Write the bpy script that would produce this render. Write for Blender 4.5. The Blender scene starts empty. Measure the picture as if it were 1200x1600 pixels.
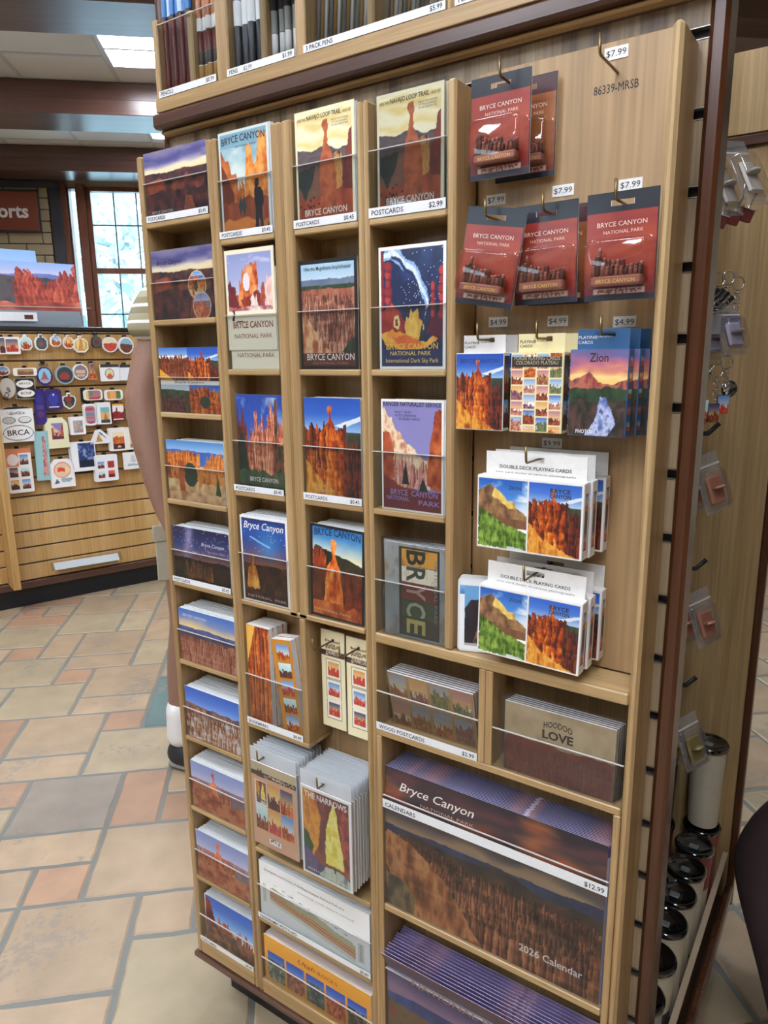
import bpy, bmesh, math, random
import numpy as np
from mathutils import Vector, Matrix, Euler
SC = bpy.context.scene
COL = SC.collection
PI = math.pi
def R(a): return math.radians(a)
def lin(c):
    if isinstance(c, str):
        c = c.lstrip('#'); c = [int(c[i:i+2], 16)/255 for i in (0, 2, 4)]
    c = np.asarray(c, float)[..., :3]
    return np.where(c <= .04045, c/12.92, ((c+.055)/1.055)**2.4)
def rgb(c): return np.array([int(c[i:i+2], 16)/255 for i in (0, 2, 4)])
def L4(c):
    l = lin(c); return (float(l[0]), float(l[1]), float(l[2]), 1.0)

# ------------------------------------------------------------------ materials
MATS = {}
def new_mat(name):
    m = bpy.data.materials.new(name); m.use_nodes = True
    nt = m.node_tree; b = nt.nodes['Principled BSDF']; return m, nt, b
def plain(name, c, rough=.5, metal=0., spec=.5, bump=0., bscale=200., coat=0.):
    if name in MATS: return MATS[name]
    m, nt, b = new_mat(name)
    b.inputs['Base Color'].default_value = L4(c); b.inputs['Roughness'].default_value = rough
    b.inputs['Metallic'].default_value = metal; b.inputs['Specular IOR Level'].default_value = spec
    b.inputs['Coat Weight'].default_value = coat
    n = nt.nodes.new('ShaderNodeTexNoise'); n.inputs['Scale'].default_value = bscale
    tc = nt.nodes.new('ShaderNodeTexCoord'); nt.links.new(tc.outputs['Object'], n.inputs['Vector'])
    mx = nt.nodes.new('ShaderNodeMix'); mx.data_type = 'RGBA'; mx.blend_type = 'MULTIPLY'
    mx.inputs[0].default_value = .12; mx.inputs[6].default_value = L4(c)
    nt.links.new(n.outputs['Fac'], mx.inputs[7]); nt.links.new(mx.outputs[2], b.inputs['Base Color'])
    if bump:
        bp = nt.nodes.new('ShaderNodeBump'); bp.inputs['Strength'].default_value = bump; bp.inputs['Distance'].default_value = .002
        nt.links.new(n.outputs['Fac'], bp.inputs['Height']); nt.links.new(bp.outputs['Normal'], b.inputs['Normal'])
    MATS[name] = m; return m
def wood(name, axis, c0, c1, c2, scale=1., rough=.42, strong=False, coat=.15):
    """procedural wood, grain along axis 0/1/2 of the object"""
    if name in MATS: return MATS[name]
    m, nt, b = new_mat(name); N = nt.nodes; K = nt.links
    tc = N.new('ShaderNodeTexCoord'); mp = N.new('ShaderNodeMapping'); K.new(tc.outputs['Object'], mp.inputs['Vector'])
    s = [26*scale]*3; s[axis] = 1.1*scale; mp.inputs['Scale'].default_value = s
    n1 = N.new('ShaderNodeTexNoise'); n1.inputs['Scale'].default_value = 1.0; n1.inputs['Detail'].default_value = 5; n1.inputs['Distortion'].default_value = .7
    K.new(mp.outputs[0], n1.inputs['Vector'])
    r1 = N.new('ShaderNodeValToRGB'); e = r1.color_ramp.elements
    e[0].position = .36 if strong else .3; e[0].color = L4(c0); e[1].position = .66; e[1].color = L4(c2)
    k = e.new(.5); k.color = L4(c1)
    K.new(n1.outputs['Fac'], r1.inputs['Fac'])
    mp2 = N.new('ShaderNodeMapping'); K.new(tc.outputs['Object'], mp2.inputs['Vector'])
    s2 = [420*scale]*3; s2[axis] = 9*scale; mp2.inputs['Scale'].default_value = s2
    n2 = N.new('ShaderNodeTexNoise'); n2.inputs['Detail'].default_value = 2; n2.inputs['Scale'].default_value = 1.0; K.new(mp2.outputs[0], n2.inputs['Vector'])
    mr = N.new('ShaderNodeMapRange'); mr.inputs[1].default_value = .3; mr.inputs[2].default_value = .7; mr.inputs[3].default_value = .78; mr.inputs[4].default_value = 1.08
    K.new(n2.outputs['Fac'], mr.inputs[0])
    mx = N.new('ShaderNodeMix'); mx.data_type = 'RGBA'; mx.blend_type = 'MULTIPLY'; mx.inputs[0].default_value = 1
    K.new(r1.outputs[0], mx.inputs[6]); K.new(mr.outputs[0], mx.inputs[7]); K.new(mx.outputs[2], b.inputs['Base Color'])
    b.inputs['Roughness'].default_value = rough; b.inputs['Coat Weight'].default_value = coat; b.inputs['Coat Roughness'].default_value = .25 if coat < 1 else .06
    bp = N.new('ShaderNodeBump'); bp.inputs['Strength'].default_value = .12; bp.inputs['Distance'].default_value = .0006
    K.new(n2.outputs['Fac'], bp.inputs['Height']); K.new(bp.outputs[0], b.inputs['Normal'])
    MATS[name] = m; return m
def clear(name, tint='ffffff', refl=1.0, rough=.03, haze=0.):
    """thin clear plastic: mostly see-through with a fresnel reflection"""
    if name in MATS: return MATS[name]
    m, nt, b = new_mat(name); N = nt.nodes; K = nt.links; N.remove(b)
    out = N['Material Output']
    tr = N.new('ShaderNodeBsdfTransparent'); tr.inputs[0].default_value = L4(tint)
    gl = N.new('ShaderNodeBsdfGlossy'); gl.inputs['Roughness'].default_value = rough; gl.inputs[0].default_value = (1, 1, 1, 1)
    lw = N.new('ShaderNodeLayerWeight'); lw.inputs['Blend'].default_value = .5
    pw_ = N.new('ShaderNodeMath'); pw_.operation = 'POWER'; pw_.inputs[1].default_value = 4.; K.new(lw.outputs['Facing'], pw_.inputs[0])
    mu = N.new('ShaderNodeMath'); mu.operation = 'MULTIPLY_ADD'; mu.inputs[1].default_value = .45*refl; mu.inputs[2].default_value = .028*refl; K.new(pw_.outputs[0], mu.inputs[0])
    mx = N.new('ShaderNodeMixShader'); K.new(mu.outputs[0], mx.inputs[0]); K.new(tr.outputs[0], mx.inputs[1]); K.new(gl.outputs[0], mx.inputs[2])
    last = mx.outputs[0]
    if haze:
        df = N.new('ShaderNodeBsdfDiffuse'); df.inputs[0].default_value = L4('e8ecef')
        m2 = N.new('ShaderNodeMixShader'); m2.inputs[0].default_value = haze; K.new(last, m2.inputs[1]); K.new(df.outputs[0], m2.inputs[2]); last = m2.outputs[0]
    K.new(last, out.inputs[0]); MATS[name] = m; return m
def art_mat(name='printed_card', rough=.38, coat=.25):
    if name in MATS: return MATS[name]
    m, nt, b = new_mat(name); a = nt.nodes.new('ShaderNodeAttribute'); a.attribute_name = 'Print'
    nt.links.new(a.outputs['Color'], b.inputs['Base Color']); b.inputs['Roughness'].default_value = rough
    b.inputs['Coat Weight'].default_value = coat; b.inputs['Coat Roughness'].default_value = .12
    MATS[name] = m; return m
def emit(name, c, s):
    if name in MATS: return MATS[name]
    m, nt, b = new_mat(name); b.inputs['Base Color'].default_value = L4(c)
    b.inputs['Emission Color'].default_value = L4(c); b.inputs['Emission Strength'].default_value = s
    MATS[name] = m; return m
def ink(c): return plain('ink_'+c, c, .5)

OAKZ = wood('oak_upright', 2, '9c7c50', 'b08f62', 'c0a274')
OAKX = wood('oak_shelf', 0, 'a08052', 'b59566', 'c5a97a')
OAKPLY = wood('oak_panel', 2, 'a08056', 'ac8b62', 'b6966c', .35)
OAKSLAT = wood('oak_slat_board', 2, '6a5744', '978266', 'ad997a', 1.1, .45, True)
OAKBACK = wood('oak_inner', 2, '806444', '8e7350', '9c815c', .7)
OAKWING = wood('oak_wing_board', 2, '9c7c50', 'ac8e60', 'ba9c6e', .6, .45)
OAKGON = wood('oak_gondola', 2, 'b98f54', 'c49c62', 'cda972', .35, .45)
BROWN = wood('brown_trim', 2, '40200f', '4e2915', '5a331d', .6, .25, coat=.5)
BROWNX = wood('brown_ledge', 0, '452b20', '523528', '604032', .6, .35, coat=.4)
BEAM = wood('beam_wood', 0, '4c3028', '583a30', '66453a', .35, .3, coat=.6)
WHITE = plain('white_card', 'f2f2f0', .5)
PAPER = plain('paper_edge', 'dfe4e6', .6)
STRIPW = plain('price_strip_white', 'eef0f2', .4)
BLACKM = plain('black_plastic', '14161a', .4)
KICK = plain('black_kick', '15181e', .45)
ALU = plain('aluminium_lip', 'b9b6b0', .35, .9)
BRASS = plain('brass_hook', '8a7550', .35, .9)
CHROME = plain('chrome', 'd0d2d4', .15, 1.)
INK = ink('1c1e24'); INKW = ink('f3f1ea')
ACR = clear('clear_acrylic', 'f1f3f4', .8)
ACREDGE = plain('acrylic_edge', 'c9c5c0', .25)
SLEEVE = clear('clear_sleeve', 'f6f7f8', 1.1, .05, .0)
BLISTER = clear('clear_blister', 'f8f5f4', 1.5, .05, .0)
FLAP = clear('clear_flap', 'f2f4f6', 1.3, .15, .42); PACKF = clear('clear_pack_back', 'f0f1f2', 1.3, .1, .10)
ART = art_mat()
ARTM = art_mat('printed_matte', .6, 0.)

# ------------------------------------------------------------------ mesh builder
class MB:
    def __init__(s): s.ch = []; s.mats = []; s.n = 0
    def mi(s, m):
        if m not in s.mats: s.mats.append(m)
        return s.mats.index(m)
    def add(s, v, f, mat, smooth=False, col=None):
        v = np.asarray(v, float).reshape(-1, 3)
        if isinstance(f, np.ndarray): sz = np.full(len(f), f.shape[1]); fl = f.ravel()
        else: sz = np.array([len(x) for x in f]); fl = np.array([i for x in f for i in x])
        mi = s.mi(mat) if not isinstance(mat, (list, np.ndarray)) else np.array(mat)
        s.ch.append((v, fl+s.n, sz, np.broadcast_to(mi, sz.shape), smooth, col)); s.n += len(v); return s
    def box(s, x0, x1, y0, y1, z0, z1, mat, b=0.):
        if b <= 0:
            v = [(x, y, z) for x in (x0, x1) for y in (y0, y1) for z in (z0, z1)]
            f = [(0, 1, 3, 2), (4, 6, 7, 5), (0, 4, 5, 1), (2, 3, 7, 6), (0, 2, 6, 4), (1, 5, 7, 3)]
            return s.add(v, f, mat)
        b = min(b, (x1-x0)*.45, (y1-y0)*.45, (z1-z0)*.45)
        X, Y, Z = (x0, x1), (y0, y1), (z0, z1); v = []; idx = {}
        for i in (0, 1):
            for j in (0, 1):
                for k in (0, 1):
                    sx, sy, sz = (1, -1)[i], (1, -1)[j], (1, -1)[k]
                    for a in range(3):
                        p = [X[i]+sx*b, Y[j]+sy*b, Z[k]+sz*b]; p[a] = (X[i], Y[j], Z[k])[a]
                        idx[i, j, k, a] = len(v); v.append(p)
        f = []
        for i in (0, 1):
            q = [idx[i, 0, 0, 0], idx[i, 0, 1, 0], idx[i, 1, 1, 0], idx[i, 1, 0, 0]]; f.append(q if i == 0 else q[::-1])
            q = [idx[0, i, 0, 1], idx[1, i, 0, 1], idx[1, i, 1, 1], idx[0, i, 1, 1]]; f.append(q if i == 0 else q[::-1])
            q = [idx[0, 0, i, 2], idx[0, 1, i, 2], idx[1, 1, i, 2], idx[1, 0, i, 2]]; f.append(q if i == 0 else q[::-1])
        for i in (0, 1):
            for j in (0, 1):
                f.append([idx[i, j, 0, 0], idx[i, j, 1, 0], idx[i, j, 1, 1], idx[i, j, 0, 1]])
                f.append([idx[i, 0, j, 0], idx[i, 1, j, 0], idx[i, 1, j, 2], idx[i, 0, j, 2]])
                f.append([idx[0, i, j, 1], idx[1, i, j, 1], idx[1, i, j, 2], idx[0, i, j, 2]])
        for i in (0, 1):
            for j in (0, 1):
                for k in (0, 1): f.append([idx[i, j, k, 0], idx[i, j, k, 1], idx[i, j, k, 2]])
        return s.add(v, f, mat)
    def holed(s, x0, x1, y0, y1, z0, z1, mat, hx, hz, hw, hh):
        s.box(x0, x1, y0, y1, z0, hz-hh, mat); s.box(x0, x1, y0, y1, hz+hh, z1, mat)
        s.box(x0, hx-hw, y0, y1, hz-hh, hz+hh, mat); return s.box(hx+hw, x1, y0, y1, hz-hh, hz+hh, mat)
    def quad(s, p, mat): return s.add(p, [(0, 1, 2, 3)], mat)
    def prism(s, poly, y0, y1, mat, front=None):
        n = len(poly); v = [(x, y0, z) for x, z in poly]+[(x, y1, z) for x, z in poly]
        s.add(v, [tuple(range(n, 2*n))[::-1]]+[(i, (i+1) % n, n+(i+1) % n, n+i) for i in range(n)], mat)
        return s.add([(x, y0, z) for x, z in poly], [tuple(range(n))], front or mat)
    def tube(s, pts, r, mat, n=8, caps=True):
        P = [Vector(p) for p in pts]; rr = r if isinstance(r, (list, tuple)) else [r]*len(P); v = []; f = []
        ref = None
        for i, p in enumerate(P):
            d = ((P[min(i+1, len(P)-1)]-P[max(i-1, 0)])).normalized()
            if ref is None: ref = d.orthogonal().normalized()
            u = (ref-d*ref.dot(d)).normalized(); ref = u; w = d.cross(u)
            for k in range(n):
                a = 2*PI*k/n; v.append(p+(u*math.cos(a)+w*math.sin(a))*rr[i])
        for i in range(len(P)-1):
            for k in range(n):
                f.append((i*n+k, i*n+(k+1) % n, (i+1)*n+(k+1) % n, (i+1)*n+k))
        if caps: f.append(tuple(range(n))[::-1]); f.append(tuple(range((len(P)-1)*n, len(P)*n)))
        return s.add([tuple(q) for q in v], f, mat, True)
    def lathe(s, prof, mat, c=(0, 0, 0), n=28, mats=None):
        v = []; f = []; m = []
        for r, z in prof:
            for k in range(n):
                a = 2*PI*k/n; v.append((c[0]+r*math.cos(a), c[1]+r*math.sin(a), c[2]+z))
        for i in range(len(prof)-1):
            for k in range(n):
                f.append((i*n+k, i*n+(k+1) % n, (i+1)*n+(k+1) % n, (i+1)*n+k)); m.append(s.mi(mats[i] if mats else mat))
        return s.add(v, f, m, True)
    def art(s, a, x0, z0, w, h, y=0., mask=None, mat=None, fn=None):
        """a printed picture laid on a grid, facing -y; fn(u,v) may bend it"""
        a = np.asarray(a); H, W = a.shape[:2]
        u, v = np.meshgrid((np.arange(W+1))/W, (np.arange(H+1))/H)
        ap = np.pad(a, ((0, 1), (0, 1), (0, 0)), mode='edge')
        if fn: P = fn(u.ravel(), v.ravel())
        else: P = np.stack([x0+u.ravel()*w, np.full(u.size, y), z0+v.ravel()*h], 1)
        i, j = np.meshgrid(np.arange(H), np.arange(W), indexing='ij'); k = (i*(W+1)+j).ravel()
        F = np.stack([k, k+1, k+W+2, k+W+1], 1)
        if mask is not None: F = F[mask.ravel()]
        return s.add(P, F, mat or ART, False, lin(ap.reshape(-1, 3)))
    def text(s, t, x, z, w=None, h=.005, y=0., mat=None, align='C', bold=.0, rot=0., arc=None, wmax=None, M=None):
        v, f = glyphs(t, bold); v = v.copy()
        bw = v[:, 0].max()-v[:, 0].min(); v[:, 0] -= v[:, 0].min()
        sy = h/.72; sx = sy if w is None else w/bw
        v[:, 0] *= sx; v[:, 1] *= sy; tw = bw*sx
        if align == 'C': v[:, 0] -= tw/2
        elif align == 'R': v[:, 0] -= tw
        if arc: v[:, 1] += arc*(1-(2*v[:, 0]/tw)**2)
        c, q = math.cos(rot), math.sin(rot)
        X = v[:, 0]*c-v[:, 1]*q; Z = v[:, 0]*q+v[:, 1]*c
        P = np.stack([x+X, np.full(len(X), y), z+Z], 1)
        if M is not None: P = np.array([M @ Vector(p) for p in P])
        return s.add(P, f, mat or INK)
    def build(s, name, parent=None, loc=(0, 0, 0), rot=(0, 0, 0), mat4=None):
        me = bpy.data.meshes.new(name)
        V = np.concatenate([c[0] for c in s.ch]); fl = np.concatenate([c[1] for c in s.ch]).astype(np.int32)
        sz = np.concatenate([c[2] for c in s.ch]).astype(np.int32); mi = np.concatenate([c[3] for c in s.ch]).astype(np.int32)
        sm = np.concatenate([np.full(len(c[2]), c[4]) for c in s.ch])
        me.vertices.add(len(V)); me.vertices.foreach_set('co', V.astype(np.float32).ravel())
        me.loops.add(len(fl)); me.loops.foreach_set('vertex_index', fl)
        me.polygons.add(len(sz)); st = np.concatenate([[0], np.cumsum(sz)[:-1]]).astype(np.int32)
        me.polygons.foreach_set('loop_start', st); me.polygons.foreach_set('loop_total', sz)
        for m in s.mats: me.materials.append(m)
        me.polygons.foreach_set('material_index', mi); me.polygons.foreach_set('use_smooth', sm)
        if any(c[5] is not None for c in s.ch):
            C = np.ones((len(V), 4)); o = 0
            for c in s.ch:
                if c[5] is not None: C[o:o+len(c[0]), :3] = c[5]
                o += len(c[0])
            at = me.attributes.new('Print', 'FLOAT_COLOR', 'POINT'); at.data.foreach_set('color', C.astype(np.float32).ravel())
        me.update(calc_edges=True); me.validate()
        o = bpy.data.objects.new(name, me); COL.objects.link(o)
        if parent is not None: o.parent = parent
        if mat4 is not None: o.matrix_local = mat4
        else: o.location = loc; o.rotation_euler = rot
        return o
GLY = {}
def glyphs(t, bold=0.):
    k = (t, bold)
    if k in GLY: return GLY[k]
    cu = bpy.data.curves.new('t', 'FONT'); cu.body = t; cu.size = 1; cu.resolution_u = 2; cu.offset = bold
    if t[0] == '~': cu.body = t[1:]; cu.shear = .32
    ob = bpy.data.objects.new('t', cu); COL.objects.link(ob)
    dg = bpy.context.evaluated_depsgraph_get(); me = bpy.data.meshes.new_from_object(ob.evaluated_get(dg))
    v = np.array([tuple(p.co) for p in me.vertices]); f = [tuple(p.vertices) for p in me.polygons]
    bpy.data.objects.remove(ob); bpy.data.curves.remove(cu); bpy.data.meshes.remove(me)
    GLY[k] = (v, f); return GLY[k]
def tag(o, label=None, cat=None, group=None, kind=None):
    if label: o['label'] = label
    if cat: o['category'] = cat
    if group: o['group'] = group
    if kind: o['kind'] = kind
    return o
def thing(name, label, cat, loc=(0, 0, 0), rot=(0, 0, 0), group=None):
    o = bpy.data.objects.new(name, None); COL.objects.link(o); o.location = loc; o.rotation_euler = rot
    o.empty_display_size = .02
    return tag(o, label, cat, group)
def dup(root, loc, rot=None, label=None, group=None):
    r = root.copy(); COL.objects.link(r); r.location = loc
    if rot is not None: r.rotation_euler = rot
    if label: r['label'] = label
    if group: r['group'] = group
    for c in list(root.children):
        d = c.copy(); COL.objects.link(d); d.parent = r
        for e in list(c.children):
            g = e.copy(); COL.objects.link(g); g.parent = d
    return r
def bx(name, parent, x0, x1, y0, y1, z0, z1, mat, b=.0008, loc=(0, 0, 0)):
    return MB().box(x0, x1, y0, y1, z0, z1, mat, b).build(name, parent, loc)

# ------------------------------------------------------------------ printed pictures
def vnoise(h, w, cy, cx, seed, octv=3):
    rs = np.random.RandomState(seed); out = np.zeros((h, w)); amp = 1; tot = 0
    for o in range(octv):
        gy, gx = max(2, int(cy*2**o)+2), max(2, int(cx*2**o)+2); g = rs.rand(gy, gx)
        y = np.linspace(0, gy-1.001, h); x = np.linspace(0, gx-1.001, w); yi = y.astype(int); xi = x.astype(int)
        fy = (y-yi)[:, None]; fx = (x-xi)[None]; fy = fy*fy*(3-2*fy); fx = fx*fx*(3-2*fx)
        a = g[yi][:, xi]; b = g[yi][:, xi+1]; c = g[yi+1][:, xi]; d = g[yi+1][:, xi+1]
        out += amp*((a*(1-fx)+b*fx)*(1-fy)+(c*(1-fx)+d*fx)*fy); tot += amp; amp *= .55
    return out/tot
def cmap(t, cols):
    t = np.clip(t, 0, .9999)*(len(cols)-1); i = t.astype(int); f = (t-i)[..., None]
    C = np.array([rgb(c) for c in cols]); return C[i]*(1-f)+C[np.minimum(i+1, len(cols)-1)]*f
class Art:
    def __init__(s, w, h, c='ffffff', seed=1):
        s.w, s.h, s.seed = w, h, seed; s.a = np.empty((h, w, 3)); s.a[:] = rgb(c)
        s.U, s.V = np.meshgrid((np.arange(w)+.5)/w, (np.arange(h)+.5)/h)
    def put(s, m, c):
        if isinstance(c, str): s.a[m] = rgb(c)
        else: s.a[m] = c[m]
        return s
    def grad(s, cols, v0=0, v1=1, m=None, nz=.0, cy=3, cx=2):
        t = (s.V-v0)/(v1-v0)
        if nz: t = t+nz*(vnoise(s.h, s.w, cy, cx, s.seed+5)-.5)
        mm = (s.V >= v0) & (s.V <= v1)
        if m is not None: mm &= m
        return s.put(mm, cmap(t, cols))
    def clouds(s, c, v0, v1, amt=.6, cy=6, cx=2, seed=0, thr=.5):
        n = vnoise(s.h, s.w, cy, cx, s.seed+seed+11, 4); k = np.clip((n-thr)*4, 0, 1)*amt
        k = (k*((s.V > v0) & (s.V < v1)))[..., None]; s.a = s.a*(1-k)+rgb(c)*k; return s
    def ridge(s, v0, amp, fr, cols, seed=0, tx=(6, 10), floor=0., x0=0, x1=1, rough=.25):
        n = vnoise(1, s.w, 1, fr, s.seed+seed, 4)[0]; top = v0+amp*(n-.5)*2
        m = (s.V < top[None]) & (s.V >= floor) & (s.U >= x0) & (s.U <= x1)
        t = vnoise(s.h, s.w, tx[0], tx[1], s.seed+seed+3, 3); t = (t-.5)*1.7+.5
        return s.put(m, cmap(t, cols))
    def hoodoos(s, x0, x1, vb, vt, cols, seed=0, n=8, jag=.12, rel=None, rows=3):
        """rows of fluted rock columns: uneven rounded tops, one lit flank each, faint bedding"""
        rs = np.random.RandomState(s.seed*7+seed); wx = s.U+(vnoise(s.h, s.w, 5, max(2, n), s.seed+seed+1, 3)-.5)*.5/n
        bd = vnoise(s.h, s.w, 22, 3, s.seed+seed+3, 3)-.5; fn = vnoise(s.h, s.w, 10, n*5, s.seed+seed+4, 3)-.5
        for r in range(rows):
            k = int(n*(1+.45*(rows-1-r)))+1; e = np.sort(x0+(x1-x0)*(np.arange(k+1)+rs.rand(k+1)*.75-.37)/k); e[0] = x0-.1; e[-1] = x1+.1
            ci = np.clip(np.searchsorted(e, wx)-1, 0, k-1); ph = (wx-e[ci])/np.maximum(e[ci+1]-e[ci], 1e-4); hh = rs.rand(k); cc = rs.rand(k)
            f = r/max(1, rows-1) if rows > 1 else 0; base = vt-(vt-vb)*.62*f
            top = base+(hh[ci]-.5)*2*jag*(1-.3*f)-jag*.9*np.abs(2*ph-1)**2.5
            if rel is not None: top = top+np.interp(s.U, np.linspace(x0, x1, len(rel)), rel)*(1-f*.6)
            m = (s.V < top) & (s.V >= vb) & (s.U >= x0) & (s.U <= x1)
            t = .80-.62*ph+(cc[ci]-.5)*.35+fn*.75+bd*.55-.12*(1-f)-np.clip((top-s.V-.3)*.3, 0, .2)
            s.put(m, cmap(t, cols))
        return s
    def poly(s, pts, c, tex=None):
        wq = (.018 if isinstance(c, list) else .006); x = s.U+(vnoise(s.h, s.w, 14, 14, s.seed+3, 3)-.5)*2*wq; y = s.V+(vnoise(s.h, s.w, 14, 14, s.seed+9, 3)-.5)*2*wq; m = np.zeros(x.shape, bool); n = len(pts)
        for i in range(n):
            (ax, ay), (bx_, by) = pts[i], pts[(i+1) % n]
            if ay == by: continue
            cnd = ((ay > y) != (by > y)) & (x < (bx_-ax)*(y-ay)/(by-ay)+ax); m ^= cnd
        if isinstance(c, list):
            tx = tex or (10, 8); t = (vnoise(s.h, s.w, max(2, tx[0]*.6), tx[1]*1.6, s.seed+len(pts), 4)-.5)*1.7+(vnoise(s.h, s.w, 20, 3, s.seed+2, 2)-.5)*.5; return s.put(m, cmap(t+.5, c))
        return s.put(m, c)
    def ell(s, cx, cy, rx, ry, c): return s.put(((s.U-cx)/rx)**2+((s.V-cy)/ry)**2 < 1, c)
    def rect(s, x0, x1, y0, y1, c): return s.put((s.U >= x0) & (s.U <= x1) & (s.V >= y0) & (s.V <= y1), c)
    def specks(s, n, c, x0=0, x1=1, y0=0, y1=1, seed=0, r=1, ry=None):
        rs = np.random.RandomState(s.seed+seed+77); ry = ry or r
        for _ in range(n):
            i = int((y0+rs.rand()*(y1-y0))*s.h); j = int((x0+rs.rand()*(x1-x0))*s.w); s.a[max(0, i):i+ry, max(0, j):j+r] = rgb(c)
        return s
    def inset(s, art, x0, y0, x1, y1):
        j0, j1, i0, i1 = [int(round(q)) for q in (x0*s.w, x1*s.w, y0*s.h, y1*s.h)]
        H, W = art.shape[:2]; ii = (np.arange(i1-i0)*H/(i1-i0)).astype(int); jj = (np.arange(j1-j0)*W/(j1-j0)).astype(int)
        s.a[i0:i1, j0:j1] = art[ii][:, jj]; return s
    def border(s, c, bx_, by): return s.put((s.U < bx_) | (s.U > 1-bx_) | (s.V < by) | (s.V > 1-by), c)
    def thor(s, cx, vb, vt, w, cols):
        """the balanced-cap tower: broad fluted body, thin neck, square cap"""
        H = vt-vb; q = lambda a, b: (cx+a*w, vb+b*H)
        s.poly([q(-.5, 0), q(-.46, .3), q(-.4, .5), q(-.36, .6), q(-.2, .66), q(-.1, .72), q(-.07, .81), q(-.13, .86), q(-.15, .96), q(-.08, 1), q(.1, 1), q(.15, .96), q(.13, .87), q(.07, .82), q(.1, .73), q(.22, .67), q(.34, .58), q(.4, .42), q(.48, .2), q(.5, 0)], cols, (12, 9))
        m = (np.abs((s.U-cx)/w) < .5) & (s.V > vb) & (s.V < vb+.62*H)
        return s
    def sparkle(s, amt=.08, seed=0):
        s.a = np.clip(s.a*(1+amt*2*(np.random.RandomState(s.seed+seed).rand(s.h, s.w, 1)-.5)), 0, 1); return s
RED = ['3c1a1c', '6d2c20', 'a34a28', 'd07a3c']; ORG = ['6a2413', 'a63f14', 'd6702a', 'f0a050']; PINK = ['7c4436', 'b06650', 'd79a80', 'ecc3ab']
DKR = ['1f1418', '46242a', '6e3530', '94503c']
def a_sunset(w=150, h=104, seed=3, dim=1.):
    A = Art(w, h, seed=seed); A.grad(['d8a050', 'f4dc9c', 'f6e8bc', 'efe2c8', 'a49cb4', '62609a', '50508c', '7c74a0', '8c86a4'], .62, 1, nz=.35); A.clouds('a99cb0', .8, 1, .7, 6, 2); A.clouds('4c4a80', .8, 1, .5, 5, 3, 4)
    A.ridge(.68, .035, 2, ['2a2330', '4a3038', '70403a'], 1); A.ridge(.6, .05, 3, DKR+['a4523c'], 2, (6, 9)); A.ridge(.42, .1, 3, ['241a26', '3c2530', '5a2f32', '7e4038'], 6, (7, 10))
    A.poly([(.12, .5), (.2, .6), (.32, .55), (.28, .45), (.16, .42)], ['8c3c2c', 'b8553a'], (8, 8)); A.poly([(.6, .05), (.66, .32), (.74, .3), (.8, .1), (.78, 0), (.6, 0)], ['6c3a34', 'a85838'], (8, 8)); return A
def a_thorphoto(w=104, h=150, seed=8, sky=('e9eef0', '8db4e0', '2f62c0', '2350b0')):
    A = Art(w, h, seed=seed); A.grad(list(sky), .55, 1); A.poly([(.55, .74), (1, .84), (1, .8), (.7, .72)], 'dfe8f0')
    A.ridge(.69, .012, 3, ['26302a', '3a4434', '50503a'], 1, floor=0); A.hoodoos(0, .42, 0, .74, ['3a1510', '7a2a14', 'c05a20', 'e89040'], 2, 5, .05); A.hoodoos(.58, 1, 0, .56, ['200e10', '4c1a14', '7c3020', '94481f'], 7, 6, .07)
    A.hoodoos(.62, .76, .5, .75, ['3a1512', '6a2a1c', '8c4424'], 9, 2, .03, None, 1); A.thor(.47, .45, .93, .26, ['6a1d10', 'b04418', 'e07a28', 'f0a048']); A.hoodoos(.22, .70, .08, .72, ['4a160e', 'a03a12', 'd8701e', 'f8bc58'], 5, 4, .04, [-.04, .02, .0, -.06], 2)
    A.poly([(0, 0), (0, .42), (.12, .33), (.3, .2), (.6, .1), (1, -.04)], ['8a4214', 'c87420', 'ecae48', 'd88830'], (5, 7)); return A
def a_navajo(w=104, h=150, seed=5):
    A = Art(w, h, 'f0e4b4', seed); A.grad(['f6eecb', 'efd98c', 'f7efcd', 'e8cf80', 'f6edc6'], .64, .97, nz=.7, cy=12, cx=2); A.ridge(.66, .04, 3, ['50444a', '6a5a5c', '40383e'], 1, (14, 3)); A.ridge(.5, .03, 3, ['5c3a34', '7a5244', '8e6048'], 2, (10, 4))
    A.poly([(.02, .5), (.02, .38), (.1, .3), (.16, .22), (.22, .32), (.3, .4), (.34, .52)], ['20282a', '34403a'], (12, 9)); A.hoodoos(.66, .8, .3, .58, ['a06a3a', 'd8a050', 'c08844'], 4, 5, .05)
    A.poly([(.78, .25), (.82, .5), (.9, .7), (.92, .78), (.98, .8), (1, .7), (1, .2)], ['5c2320', '7c3028', '8c3a2c']); A.ridge(.28, .06, 3, ['8c3a24', 'a8482a', 'bc5a34'], 6)
    A.poly([(.42, .14), (.42, .45), (.43, .58), (.47, .64), (.495, .70), (.505, .79), (.47, .82), (.47, .87), (.5, .895), (.57, .89), (.59, .84), (.555, .79), (.555, .71), (.585, .66), (.64, .6), (.68, .5), (.7, .3), (.72, .16), (.8, .12), (.35, .12)], ['7c3624', 'a44e30', 'c4683c', 'b05a34'], (14, 5)); A.rect(.42, .54, .12, .5, '7a3a30') if False else None
    A.ridge(.1, .04, 3, ['9a3a26', 'b04a2e'], 8); A.specks(10, '2a2024', .05, .42, .12, .3, 3, 3); A.border('f1e8c2', .04, .022); return A
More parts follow.
